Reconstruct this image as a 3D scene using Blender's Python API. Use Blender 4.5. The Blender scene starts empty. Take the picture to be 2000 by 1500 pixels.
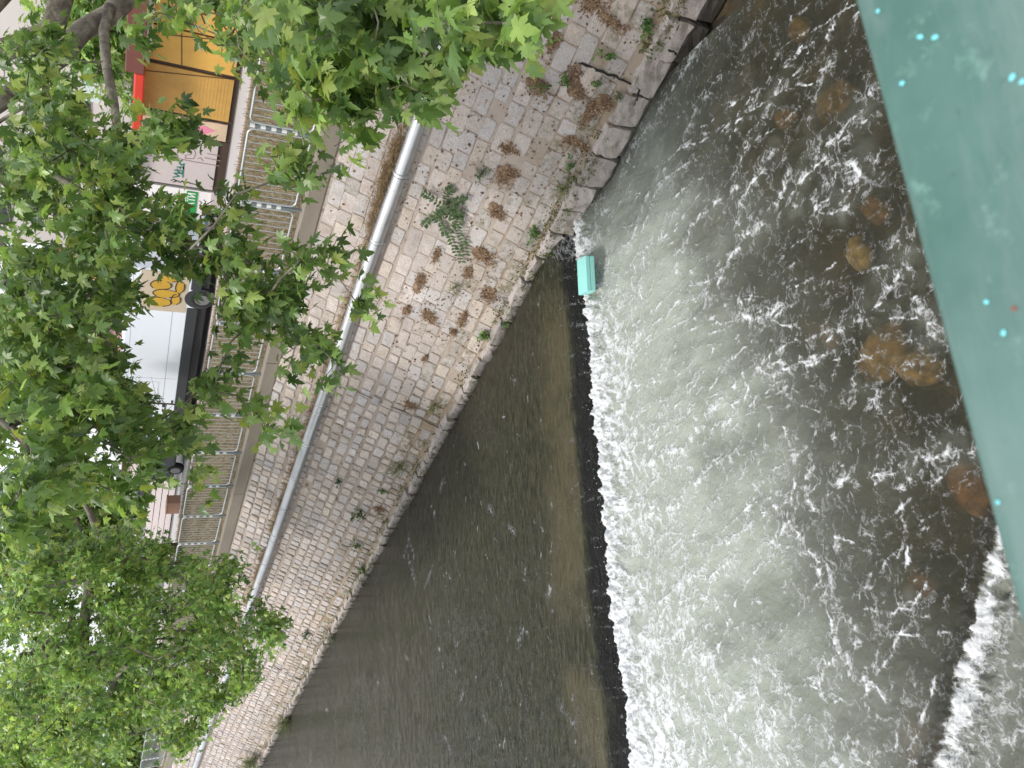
import bpy, bmesh, math, random
import numpy as np
from mathutils import Vector, Matrix
random.seed(7)
RNG = np.random.default_rng(11)
S = bpy.context.scene
C = S.collection
PI = math.pi
# ------------------------------------------------------------------ camera frame
HC = 6.13                                   # camera height above the upstream water
R = np.array([[0.6183109763, 0.3792307322, -0.6883862203],
              [0.7845417729, -0.2457180345, 0.5693126154],
              [0.0467519309, -0.8920799848, -0.4494525088]])
FPX = 1503.0
def ray(px, py):
    v = R @ np.array([1500 - py - 750, px - 1000, FPX])
    return v / np.linalg.norm(v)
def at_z(px, py, z):
    r = ray(px, py); t = (z - HC) / r[2]
    return np.array([0, 0, HC]) + t * r
def at_y(px, py, y):
    r = ray(px, py); t = y / r[1]
    return np.array([0, 0, HC]) + t * r
def at_d(px, py, d):
    return np.array([0, 0, HC]) + d * ray(px, py)
# wall plane: 60 degree batter, top edge at y=WY, z=WZ
WY, WZ, AL = 10.66, 3.27, math.radians(60)
WN = np.array([0, -math.sin(AL), math.cos(AL)])        # outward normal
WD = np.array([0, -math.cos(AL), -math.sin(AL)])       # down the slope
def wall_pt(x, t, off=0.0):
    return np.array([x, WY, WZ]) + WD * t + WN * off + np.array([0, 0, 0])
def on_wall(px, py, off=0.0):
    r = ray(px, py); P0 = np.array([0, WY, WZ - HC]) + WN * off
    k = (P0 @ WN) / (r @ WN); P = r * k
    t = (P - np.array([0, WY, WZ - HC])) @ WD
    return P[0], t
# ------------------------------------------------------------------ helpers
def tag(o, label=None, cat=None, group=None, kind=None):
    if label: o['label'] = label
    if cat: o['category'] = cat
    if group: o['group'] = group
    if kind: o['kind'] = kind
    return o
def empty(name, loc=(0, 0, 0), rz=0.0):
    o = bpy.data.objects.new(name, None); C.objects.link(o)
    o.empty_display_size = 0.3
    o.location = loc; o.rotation_euler = (0, 0, rz)
    return o
def mesh_obj(name, V, F, mat=None, parent=None, smooth=False, attrs=None, loc=None):
    me = bpy.data.meshes.new(name)
    V = np.asarray(V, dtype=np.float64)
    me.from_pydata(V.tolist() if len(V) < 40000 else [tuple(v) for v in V], [], F)
    if attrs:
        for k, a in attrs.items():
            a = np.asarray(a, dtype=np.float32)
            if a.ndim == 1:
                at = me.attributes.new(k, 'FLOAT', 'POINT'); at.data.foreach_set('value', a)
            else:
                at = me.attributes.new(k, 'FLOAT_COLOR', 'POINT')
                if a.shape[1] == 3: a = np.concatenate([a, np.ones((len(a), 1), np.float32)], 1)
                at.data.foreach_set('color', a.ravel())
    if smooth: me.polygons.foreach_set('use_smooth', [True] * len(me.polygons))
    me.update()
    o = bpy.data.objects.new(name, me); C.objects.link(o)
    if mat: me.materials.append(mat)
    if parent: o.parent = parent
    if loc is not None: o.location = loc
    return o
class MB:
    """collects shapes into one mesh"""
    def __init__(self): self.V = []; self.F = []; self.col = []
    def add(self, V, F, col=None):
        b = len(self.V); self.V += [tuple(v) for v in V]; self.F += [tuple(i + b for i in f) for f in F]
        if col is not None: self.col += [col] * len(V)
        return self
    def box(self, x0, x1, y0, y1, z0, z1, M=None, col=None):
        V = [(x0, y0, z0), (x1, y0, z0), (x1, y1, z0), (x0, y1, z0), (x0, y0, z1), (x1, y0, z1), (x1, y1, z1), (x0, y1, z1)]
        if M is not None: V = [tuple(M @ Vector(v)) for v in V]
        return self.add(V, [(0, 3, 2, 1), (4, 5, 6, 7), (0, 1, 5, 4), (1, 2, 6, 5), (2, 3, 7, 6), (3, 0, 4, 7)], col)
    def prism(self, pts, y0, y1):
        n = len(pts)
        V = [(p[0], y0, p[1]) for p in pts] + [(p[0], y1, p[1]) for p in pts]
        F = [tuple(range(n)), tuple(range(2 * n - 1, n - 1, -1))] + [(i, i + n, (i + 1) % n + n, (i + 1) % n) for i in range(n)]
        return self.add(V, F)
    def tube(self, pts, rad, n=6, cap=True):
        pts = [Vector(p) for p in pts]
        if not hasattr(rad, '__len__'): rad = [rad] * len(pts)
        V = []; F = []
        up = None
        for i, p in enumerate(pts):
            d = (pts[min(i + 1, len(pts) - 1)] - pts[max(i - 1, 0)])
            if d.length < 1e-9: d = Vector((0, 0, 1))
            d.normalize()
            if up is None:
                up = d.orthogonal().normalized()
            else:
                up = (up - d * up.dot(d))
                up = up.normalized() if up.length > 1e-6 else d.orthogonal().normalized()
            s = d.cross(up)
            for k in range(n):
                a = 2 * PI * k / n
                V.append(p + (up * math.cos(a) + s * math.sin(a)) * rad[i])
        for i in range(len(pts) - 1):
            for k in range(n):
                F.append((i * n + k, i * n + (k + 1) % n, (i + 1) * n + (k + 1) % n, (i + 1) * n + k))
        if cap:
            F.append(tuple(range(n - 1, -1, -1))); F.append(tuple((len(pts) - 1) * n + k for k in range(n)))
        return self.add(V, F)
    def disc(self, c, axis, r, th, n=16):
        c = Vector(c); a = Vector(axis).normalized()
        return self.tube([c - a * th / 2, c + a * th / 2], r, n)
    def build(self, name, mat, parent=None, smooth=False, bevel=0, seg=2, loc=None):
        at = {'col': np.array(self.col)} if self.col else None
        o = mesh_obj(name, self.V, self.F, mat, parent, smooth, at, loc)
        if bevel:
            m = o.modifiers.new('bevel', 'BEVEL'); m.width = bevel; m.segments = seg; m.limit_method = 'ANGLE'; m.angle_limit = math.radians(40)
        return o
# numpy noise ------------------------------------------------------
def _hash(ix, iy, seed):
    h = (ix.astype(np.int64) * 374761393 + iy.astype(np.int64) * 668265263 + seed * 1442695041) & 0x7fffffff
    h = ((h ^ (h >> 13)) * 1274126177) & 0x7fffffff
    h = (h ^ (h >> 16)) & 0x7fffffff
    return h
def perlin(x, y, seed=0):
    x0 = np.floor(x); y0 = np.floor(y); fx = x - x0; fy = y - y0
    u = fx * fx * fx * (fx * (fx * 6 - 15) + 10); v = fy * fy * fy * (fy * (fy * 6 - 15) + 10)
    def g(ix, iy, dx, dy):
        a = _hash(ix, iy, seed) * (2 * np.pi / 0x7fffffff)
        return np.cos(a) * dx + np.sin(a) * dy
    n00 = g(x0, y0, fx, fy); n10 = g(x0 + 1, y0, fx - 1, fy); n01 = g(x0, y0 + 1, fx, fy - 1); n11 = g(x0 + 1, y0 + 1, fx - 1, fy - 1)
    return (n00 * (1 - u) + n10 * u) * (1 - v) + (n01 * (1 - u) + n11 * u) * v * 1.0
def fbm(x, y, o=4, seed=0, gain=0.5):
    s = 0; a = 1; n = 0
    for i in range(o):
        s = s + a * perlin(x * 2 ** i, y * 2 ** i, seed + i * 17); n += a; a *= gain
    return s / n * 1.6
def ridged(x, y, o=4, seed=0, gain=0.55):
    s = 0; a = 1; n = 0
    for i in range(o):
        s = s + a * (1 - np.abs(perlin(x * 2 ** i, y * 2 ** i, seed + i * 31)) * 2.2); n += a; a *= gain
    return s / n
def sstep(a, b, x):
    t = np.clip((x - a) / (b - a), 0, 1); return t * t * (3 - 2 * t)
# ------------------------------------------------------------------ materials
class NT:
    def __init__(self, name):
        self.m = bpy.data.materials.new(name); self.m.use_nodes = True
        self.t = self.m.node_tree; self.N = self.t.nodes; self.L = self.t.links
        self.b = self.N['Principled BSDF']; self.out = self.N['Material Output']
    def n(self, typ, **k):
        x = self.N.new(typ)
        for a, v in k.items():
            if a in x.inputs.keys() if isinstance(a, str) else False: x.inputs[a].default_value = v
            else: setattr(x, a, v)
        return x
    def l(self, a, b): self.L.new(a, b); return self
    def coord(self, kind='Object'):
        return self.N.new('ShaderNodeTexCoord').outputs[kind]
    def mapping(self, vec, scale=(1, 1, 1), rot=(0, 0, 0)):
        m = self.N.new('ShaderNodeMapping'); m.inputs['Scale'].default_value = scale; m.inputs['Rotation'].default_value = rot
        self.l(vec, m.inputs['Vector']); return m.outputs[0]
    def noise(self, vec, scale, detail=4, rough=0.55, dist=0.0):
        x = self.N.new('ShaderNodeTexNoise'); x.inputs['Scale'].default_value = scale; x.inputs['Detail'].default_value = detail
        x.inputs['Roughness'].default_value = rough; x.inputs['Distortion'].default_value = dist
        if vec is not None: self.l(vec, x.inputs['Vector'])
        return x.outputs['Fac']
    def ramp(self, fac, stops, interp='LINEAR'):
        r = self.N.new('ShaderNodeValToRGB'); r.color_ramp.interpolation = interp
        els = r.color_ramp.elements
        while len(els) < len(stops): els.new(0.5)
        for e, (p, c) in zip(els, stops):
            e.position = p; e.color = (c, c, c, 1) if not hasattr(c, '__len__') else (*c, 1)
        self.l(fac, r.inputs[0]); return r.outputs[0]
    def mix(self, fac, a, b, mode='MIX'):
        x = self.N.new('ShaderNodeMix'); x.data_type = 'RGBA'; x.blend_type = mode
        for s, v in ((x.inputs[0], fac), (x.inputs[6], a), (x.inputs[7], b)):
            if hasattr(v, 'is_linked'): self.l(v, s)
            elif hasattr(v, '__len__'): s.default_value = (*v, 1)
            else: s.default_value = v
        return x.outputs[2]
    def math(self, op, a, b=0.0, c=0.0, clamp=False):
        x = self.N.new('ShaderNodeMath'); x.operation = op; x.use_clamp = clamp
        for s, v in zip(x.inputs, (a, b, c)):
            if hasattr(v, 'is_linked'): self.l(v, s)
            else: s.default_value = v
        return x.outputs[0]
    def attr(self, name, out='Fac'):
        x = self.N.new('ShaderNodeAttribute'); x.attribute_name = name; return x.outputs[out]
    def bump(self, h, strength=0.3, dist=0.02, normal=None):
        x = self.N.new('ShaderNodeBump'); x.inputs['Strength'].default_value = strength; x.inputs['Distance'].default_value = dist
        self.l(h, x.inputs['Height'])
        if normal is not None: self.l(normal, x.inputs['Normal'])
        return x.outputs[0]
    def set(self, **k):
        for a, v in k.items():
            s = self.b.inputs[{'base': 'Base Color', 'rough': 'Roughness', 'metal': 'Metallic', 'spec': 'Specular IOR Level', 'normal': 'Normal', 'alpha': 'Alpha'}.get(a, a)]
            if hasattr(v, 'is_linked'): self.l(v, s)
            elif hasattr(v, '__len__'): s.default_value = (*v, 1)
            else: s.default_value = v
        return self
_plain = {}
def plain(name, col, rough=0.5, metal=0.0, var=0.12, scale=6.0, bump=0.0):
    if name in _plain: return _plain[name]
    t = NT(name); co = t.coord()
    f = t.noise(co, scale, 5, 0.6)
    c = t.mix(f, tuple(x * (1 - var) for x in col), tuple(min(1, x * (1 + var)) for x in col))
    t.set(base=c, rough=rough, metal=metal)
    if bump: t.set(normal=t.bump(t.noise(co, scale * 8, 4), bump, 0.01))
    _plain[name] = t.m
    return t.m

# ================================================================== WORLD, CAMERA, LIGHT
w = bpy.data.worlds.new("World"); S.world = w; w.use_nodes = True
wt = w.node_tree; bg = wt.nodes['Background']
sky = wt.nodes.new('ShaderNodeTexSky'); sky.sky_type = 'NISHITA'; sky.sun_disc = False
SUN_EL, SUN_AZ = math.radians(58), math.radians(205)
sky.sun_elevation = SUN_EL; sky.sun_rotation = SUN_AZ; sky.dust_density = 4.0; sky.air_density = 1.0; sky.ozone_density = 1.0
mx = wt.nodes.new('ShaderNodeMix'); mx.data_type = 'RGBA'; mx.inputs[0].default_value = 0.72
mx.inputs[7].default_value = (9.4, 9.6, 10.0, 1)                 # pale cloud cover over the sky
wt.links.new(sky.outputs[0], mx.inputs[6]); wt.links.new(mx.outputs[2], bg.inputs['Color'])
bg.inputs['Strength'].default_value = 0.092
sd = bpy.data.lights.new('sun', 'SUN'); sd.energy = 1.7; sd.angle = math.radians(12); sd.color = (1, 0.96, 0.9)
so = bpy.data.objects.new('sun', sd); C.objects.link(so)
# sky azimuth convention: sun_rotation measured from +Y clockwise
sdir = Vector((math.sin(SUN_AZ) * math.cos(SUN_EL), math.cos(SUN_AZ) * math.cos(SUN_EL), math.sin(SUN_EL)))
so.rotation_euler = sdir.to_track_quat('Z', 'Y').to_euler()
cd = bpy.data.cameras.new('camera'); cam = bpy.data.objects.new('camera', cd); C.objects.link(cam)
cd.sensor_fit = 'HORIZONTAL'; cd.sensor_width = 36; cd.lens = FPX / 2000 * 36; cd.clip_start = 0.03; cd.clip_end = 1000
rv, dv, fv = R[:, 0], R[:, 1], R[:, 2]
cam.matrix_world = Matrix(((dv[0], rv[0], -fv[0], 0), (dv[1], rv[1], -fv[1], 0), (dv[2], rv[2], -fv[2], HC), (0, 0, 0, 1)))
cd.dof.use_dof = True; cd.dof.focus_distance = 10.5; cd.dof.aperture_fstop = 9.0
S.camera = cam
S.view_settings.view_transform = 'Standard'; S.view_settings.look = 'None'; S.view_settings.gamma = 1
S.view_settings.exposure = 0.72

# ================================================================== WATER
P0 = np.array([-7.0, 7.8]); WDIR = np.array([-0.400, -0.9165]); FDIR = np.array([0.9165, -0.400])
def ab(x, y):
    return (x - P0[0]) * WDIR[0] + (y - P0[1]) * WDIR[1], (x - P0[0]) * FDIR[0] + (y - P0[1]) * FDIR[1]
def xy(a, b):
    return P0[0] + WDIR[0] * a + FDIR[0] * b, P0[1] + WDIR[1] * a + FDIR[1] * b
def weir_b(a):                      # slight wander of the crest
    return 0.05 * np.sin(a * 0.9 + 1.0) + 0.03 * np.sin(a * 2.3)
ZD = -0.34                          # level below the weir
STREAKS = [  # foam ridges on the lower pool, traced where they lie on the water
 (.9,.045,[(1600,703),(1555,712),(1534,727),(1504,730),(1468,718),(1450,739),(1432,757),(1420,775),(1384,805),(1366,820),(1360,844),(1345,865),(1315,883),(1285,895),(1270,910)]),
 (.8,.035,[(1465,742),(1444,781),(1432,790),(1441,802),(1429,817),(1405,832),(1375,832)]),
 (.7,.035,[(1465,760),(1486,793),(1504,820),(1534,838),(1546,865),(1555,910),(1552,958)]),
 (.85,.04,[(1552,964),(1528,985),(1498,1000),(1480,1018),(1426,1054),(1396,1069),(1387,1078)]),
 (.9,.04,[(1540,1000),(1540,1024),(1522,1042),(1504,1060),(1486,1066)]),
 (.85,.04,[(1540,1024),(1570,1051),(1594,1084),(1606,1120)]),
 (.7,.035,[(1500,870),(1468,883),(1435,889),(1405,904),(1384,919),(1350,950),(1320,990),(1270,990)]),
 (.8,.03,[(1540,336),(1531,375),(1510,405),(1492,432),(1480,450),(1459,459),(1450,480),(1429,504),(1420,522),(1400,560),(1375,600),(1340,640)]),
 (.75,.05,[(1600,290),(1582,315),(1564,351),(1546,378)]),
 (.8,.05,[(1510,300),(1495,321),(1480,345),(1459,375),(1450,405),(1441,435),(1456,456)]),
 (.7,.04,[(1440,360),(1405,390),(1375,414),(1351,441),(1339,468),(1324,498),(1322,531)]),
 (.7,.035,[(1420,522),(1402,531),(1375,552),(1348,558)]),
 (.75,.04,[(1399,564),(1369,579),(1345,588),(1324,591),(1300,621),(1270,636),(1249,651),(1225,690)]),
 (.85,.05,[(1444,585),(1450,603),(1468,630),(1510,606),(1530,590)]),
 (.7,.03,[(1300,330),(1285,345),(1264,384),(1249,420),(1240,456),(1216,492),(1205,560)]),
 (.7,.03,[(1348,315),(1300,351),(1282,375),(1270,405),(1255,450),(1258,520),(1250,580)]),
 (.8,.06,[(1640,940),(1664,932),(1700,935),(1739,929),(1775,911),(1820,890),(1880,881)]),
 (.8,.03,[(1625,1046),(1664,1055),(1700,1037)]),
 (.8,.035,[(1360,1272),(1393,1284),(1402,1308),(1420,1332),(1438,1350),(1459,1359),(1480,1350)]),
 (.8,.035,[(1420,1100),(1387,1131),(1357,1125),(1336,1143),(1318,1155),(1290,1175)]),
 (.7,.06,[(1640,1266),(1670,1296),(1700,1335),(1724,1368),(1760,1389)]),
 (1.,.07,[(1606,1350),(1612,1320),(1618,1296),(1640,1280),(1660,1300)]),
 (.8,.05,[(1548,420),(1568,354),(1592,312),(1628,276),(1682,222),(1700,174)]),
 (1.,.035,[(1592,390),(1597,407),(1610,417),(1640,423),(1655,408),(1665,395)]),
 (.9,.07,[(1630,345),(1636,320),(1670,320),(1680,345),(1650,370)]),
 (.5,.03,[(1470,60),(1454,99),(1433,141),(1406,156),(1370,190),(1340,260),(1330,330)]),
 (.6,.025,[(1640,39),(1622,66),(1604,93),(1590,80)]),
 (1.,.06,[(1790,580),(1795,600),(1806,616),(1822,636)]),
 (1.1,.07,[(1780,486),(1772,500),(1776,520),(1784,540)]),
 (.7,.07,[(1640,650),(1670,625),(1700,590),(1730,568),(1754,526)]),
 (.7,.06,[(1505,718),(1544,703),(1586,700),(1622,685)]),
 (.6,.05,[(1660,730),(1670,755),(1690,775),(1720,790)]),
 (.7,.05,[(1600,880),(1580,930),(1575,975),(1600,1000)]),
 (.6,.04,[(1530,150),(1500,220),(1470,260),(1440,330)]),
 (.5,.03,[(1620,120),(1590,200),(1575,260),(1545,300)]),
 (.7,.05,[(1270,250),(1300,200),(1330,150),(1360,100),(1400,40)]),
 (.8,.06,[(1220,330),(1240,280),(1270,240)]),
 (.8,.05,[(1780,1180),(1750,1200),(1700,1190),(1660,1210)]),
 (.9,.06,[(1520,1400),(1500,1440),(1450,1470)]),
 (.7,.05,[(1690,1430),(1660,1440),(1630,1480)]),
 (.8,.05,[(1620,1080),(1625,1140),(1600,1180),(1622,1200),(1640,1280)]),
]
UPSTREAKS = [(.8,.05,[(786,1095),(793,1075),(800,1045)]),(.7,.06,[(795,1085),(802,1110),(812,1135)]),(.7,.05,[(800,1060),(808,1085),(806,1120)]),(.6,.03,[(830,1150),(840,1120),(846,1100)]),
 (1.,.035,[(840,1210),(838,1200),(841,1222)]),(1.,.03,[(860,955),(865,942)]),(1.,.03,[(955,990),(962,1002)]),(1.,.03,[(1004,1042),(996,1030)]),(.9,.03,[(872,1120),(878,1130)]),
 (1.,.035,[(1076,1150),(1072,1160)]),(.8,.03,[(790,1280),(798,1290)]),(.8,.03,[(742,1252),(748,1270)]),(1.,.03,[(945,1395),(950,1410)]),(.9,.03,[(640,1375),(638,1390)]),(.9,.03,[(1005,745),(1000,738)]),
 (.6,.04,[(1092,1380),(1110,1400),(1122,1418)]),(.8,.03,[(735,1320),(739,1335)]),(.7,.03,[(870,1440),(880,1470)]),(.7,.04,[(1010,1260),(1020,1230)]),(.5,.05,[(890,1380),(910,1350)])]
def streak_density(X, Y, streaks, z, warp=0.055, gain=1.0, extra=()):
    den = np.zeros_like(X); hal = np.zeros_like(X)
    live = (X > -30)
    WX, WY_, BR = [], [], []
    for k in range(3):
        fr = (3.2, 5.0, 7.5)[k]
        WX.append(fbm(X * fr, Y * fr, 4, 91 + 7 * k, 0.6)); WY_.append(fbm(X * fr, Y * fr, 4, 92 + 7 * k, 0.6)); BR.append(np.clip(0.45 + 1.15 * fbm(X * 5, Y * 5, 4, 95 + k), 0, 1))
    world = [(s, wd, np.array([at_z(px, py, z)[:2] for px, py in pts]), 3) for s, wd, pts in streaks] + [(s, wd, np.array(pts), 1) for s, wd, pts in extra]
    for s, wd, P, nk in world:
        x0, y0 = P.min(0) - (0.5 if nk == 3 else 0.15); x1, y1 = P.max(0) + (0.5 if nk == 3 else 0.15)
        m = (X > x0) & (X < x1) & (Y > y0) & (Y < y1)
        if not m.any(): continue
        xm = X[m]; ym = Y[m]; acc = np.zeros(xm.shape)
        for k in range(nk):
            kk = k if nk == 3 else 1
            am = warp * (1.5, 1.5, 1.7)[kk] * (0.5 + wd * 14)
            am = am if nk == 3 else 0.05
            xx = xm + am * WX[kk][m]; yy = ym + am * WY_[kk][m]
            best = np.full(xx.shape, 9.0)
            for p, q in zip(P[:-1], P[1:]):
                d = q - p; L2 = d @ d + 1e-9
                t = np.clip(((xx - p[0]) * d[0] + (yy - p[1]) * d[1]) / L2, 0, 1)
                best = np.minimum(best, np.hypot(xx - p[0] - t * d[0], yy - p[1] - t * d[1]))
            acc = np.maximum(acc, s * (0.72, 0.6, 0.5)[k] * BR[kk][m] * np.exp(-(best / (0.011 + 0.12 * wd)) ** 2))
            if k == 0:
                hl = s * np.exp(-(best / (wd * 3.8)) ** 2) if nk == 3 else 0 * best
        den[m] = np.maximum(den[m], acc * gain + 0.17 * hl); hal[m] = np.maximum(hal[m], hl)
    return den, hal
def grid_faces(na, nb):
    i = np.arange(na - 1)[:, None] * nb + np.arange(nb - 1)[None, :]
    i = i.ravel()
    return np.stack([i, i + nb, i + nb + 1, i + 1], 1)
def grid_obj(name, X, Y, Z, mat, attrs, parent=None):
    na, nb = X.shape
    V = np.stack([X.ravel(), Y.ravel(), Z.ravel()], 1).astype(np.float32); F = grid_faces(na, nb)
    me = bpy.data.meshes.new(name)
    me.vertices.add(len(V)); me.vertices.foreach_set('co', V.ravel())
    me.loops.add(F.size); me.loops.foreach_set('vertex_index', F.ravel().astype(np.int32))
    me.polygons.add(len(F)); me.polygons.foreach_set('loop_start', np.arange(0, F.size, 4, dtype=np.int32))
    me.polygons.foreach_set('use_smooth', np.ones(len(F), dtype=bool))
    for k, a in attrs.items():
        at = me.attributes.new(k, 'FLOAT', 'POINT'); at.data.foreach_set('value', a.ravel().astype(np.float32))
    me.update(calc_edges=True); me.validate()
    o = bpy.data.objects.new(name, me); C.objects.link(o); me.materials.append(mat)
    if parent: o.parent = parent
    return o
def water_mat(name, up):
    t = NT(name); N = t.N
    pos = N.new('ShaderNodeNewGeometry').outputs['Position']
    ang = math.atan2(FDIR[1], FDIR[0])
    rot = N.new('ShaderNodeVectorRotate'); rot.rotation_type = 'Z_AXIS'; rot.inputs['Angle'].default_value = -ang
    t.l(pos, rot.inputs['Vector']); q = rot.outputs[0]           # q.x along the flow, q.y along the weir
    foam = t.attr('foam'); aer = t.attr('aer'); sill = t.attr('sill')
    # lace: warped ridged filaments
    wn = N.new('ShaderNodeTexNoise'); wn.inputs['Scale'].default_value = 5; wn.inputs['Detail'].default_value = 3; t.l(q, wn.inputs['Vector'])
    va = N.new('ShaderNodeVectorMath'); va.operation = 'MULTIPLY_ADD'; t.l(wn.outputs['Color'], va.inputs[0]); va.inputs[1].default_value = (0.22, 0.22, 0.22); t.l(q, va.inputs[2])
    def rg(scale, sc=(1, 1, 1)):
        f = t.noise(t.mapping(va.outputs[0], sc), scale, 5, 0.6)
        return t.math('SUBTRACT', 1.0, t.math('MULTIPLY', t.math('ABSOLUTE', t.math('SUBTRACT', f, 0.5)), 8.5), clamp=True)
    l1 = rg(6.5 if up else 3.6, (2.2, 0.8, 1) if up else (1.25, 0.85, 1)); l2 = rg(15.0 if up else 9.0, (2.0, 0.8, 1) if up else (1.3, 0.8, 1))
    fine = t.noise(q, 60, 5, 0.7)
    lace = t.math('ADD', t.math('ADD', t.math('MULTIPLY', l1, 0.50), t.math('MULTIPLY', l2, 0.34)), t.math('MULTIPLY', fine, 0.26))
    # threshold falls as density rises
    thr = t.math('SUBTRACT', 1.05, foam)
    ff = N.new('ShaderNodeMapRange'); ff.interpolation_type = 'SMOOTHSTEP'
    t.l(t.math('SUBTRACT', lace, thr), ff.inputs[0]); ff.inputs[1].default_value = -0.16; ff.inputs[2].default_value = 0.50
    fm = ff.outputs[0]
    mottle = t.noise(t.mapping(q, (0.6, 1.3, 1)), 2.2, 5, 0.6)
    clear = t.mix(mottle, (0.031, 0.033, 0.021), (0.078, 0.079, 0.060))
    aerc = t.mix(mottle, (0.25, 0.275, 0.232), (0.385, 0.415, 0.365))
    murk = t.mix(aer, clear, aerc)
    if up:
        st = t.noise(t.mapping(q, (4.0, 0.8, 1)), 5, 5, 0.65, 0.4)
        murk = t.mix(t.ramp(st, [(0.36, 0.0), (0.64, 1.0)]), (0.013, 0.0145, 0.006), (0.062, 0.062, 0.032))
        st2 = t.noise(t.mapping(q, (5.0, 0.55, 1)), 7, 5, 0.65, 0.9)
        murk = t.mix(t.ramp(st2, [(0.53, 0.0), (0.70, 0.7)]), murk, (0.15, 0.152, 0.130))  # pale wisps painted in as sky glints on the ripples
        murk = t.mix(sill, murk, t.mix(st, (0.058, 0.053, 0.026), (0.135, 0.120, 0.070)))
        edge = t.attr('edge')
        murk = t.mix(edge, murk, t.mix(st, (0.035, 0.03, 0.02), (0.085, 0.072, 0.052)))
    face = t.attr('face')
    murk = t.mix(face, murk, (0.009, 0.010, 0.010))  # face coloured near-black to stand for its reflection of the dark bridge
    base = t.mix(t.math('MULTIPLY', fm, 0.94), murk, (0.66, 0.68, 0.70))
    # ripples
    r1 = t.noise(t.mapping(q, (3.5, 0.5, 1) if up else (1.2, 1.0, 1)), 7 if up else 6, 5, 0.6, 0.3)
    r2 = t.noise(t.mapping(q, (2.2, 1.0, 1)), 24, 4, 0.6)
    h = t.math('ADD', t.math('MULTIPLY', r1, 1.0), t.math('MULTIPLY', r2, 0.35))
    h = t.math('ADD', h, t.math('MULTIPLY', fm, 0.5))
    nb = t.bump(h, 1.0 if up else 0.7, 0.10 if up else 0.045)
    t.set(base=base, rough=t.math('MULTIPLY_ADD', fm, 0.5, 0.10), normal=nb, spec=0.45 if up else 0.4)
    t.b.inputs['IOR'].default_value = 1.33
    if not up:
        # the thin clear water lets the stony bed show
        tr = N.new('ShaderNodeBsdfTransparent'); tr.inputs[0].default_value = (0.70, 0.635, 0.49, 1)
        mixs = N.new('ShaderNodeMixShader')
        k = t.math('MULTIPLY', t.math('SUBTRACT', 1.0, aer, clamp=True), t.math('SUBTRACT', 1.0, fm, clamp=True))
        k = t.math('MULTIPLY', k, t.math('SUBTRACT', 1.0, face, clamp=True))
        k = t.math('MULTIPLY', k, t.math('MULTIPLY_ADD', mottle, 0.5, 0.34))
        t.l(t.math('MINIMUM', k, 0.62), mixs.inputs[0]); t.l(t.b.outputs[0], mixs.inputs[1]); t.l(tr.outputs[0], mixs.inputs[2])
        t.l(mixs.outputs[0], t.out.inputs['Surface'])
    return t.m
M_UP = water_mat('upstream_water', True)
M_DN = water_mat('foaming_water', False)

rsn = random.Random(5)
def strands(n, arng, brng, head, spread, lmin, lmax, smin, smax, wd, wob=1.0):
    out = []
    for i in range(n):
        a_ = rsn.uniform(*arng); b_ = brng[0] + (brng[1] - brng[0]) * rsn.random(); th = head(a_, b_) + rsn.gauss(0, spread); L = rsn.uniform(lmin, lmax)
        k = max(3, int(L / .09)); P = []; curl = rsn.gauss(0, .10) * wob
        for q in range(k):
            P.append(xy(a_, b_)); th += curl * .5 + rsn.gauss(0, .16) * wob; st = L / k; a_ += math.cos(th) * st; b_ += math.sin(th) * st
        out.append((rsn.uniform(smin, smax), wd * rsn.uniform(.6, 1.5), P))
    return out
_p, _q = at_z(1468, 718, ZD)[:2], at_z(1285, 895, ZD)[:2]
_a0, _b0 = ab(*_q); _a1, _b1 = ab(*_p); HEAD = math.atan2(_b1 - _b0, _a1 - _a0)
LOWER_STRANDS = (strands(200, (-1.5, 9.5), (0.5, 4.8), lambda a, b: HEAD + 0.10 * (a - 3), .16, .7, 2.2, .5, 1.1, .030, .4)
    + strands(110, (-1.5, 9.5), (0.35, 2.0), lambda a, b: 0.15 if rsn.random() < .6 else HEAD, .30, .2, .8, .55, 1.1, .030)
    + strands(60, (3, 9.5), (2.2, 5.0), lambda a, b: rsn.choice([HEAD, HEAD - 1.2, .1]), .35, .25, .9, .55, 1.1, .040))
UPPER_STRANDS = strands(230, (-4, 12), (-6.5, -0.9), lambda a, b: rsn.choice([0.0, math.pi]), .30, .05, .22, .6, 1.6, .03) + strands(60, (3, 11), (-3.5, -0.8), lambda a, b: rsn.choice([0.3, -0.5, 1.2]), .5, .08, .30, .5, 1.2, .04)
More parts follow.
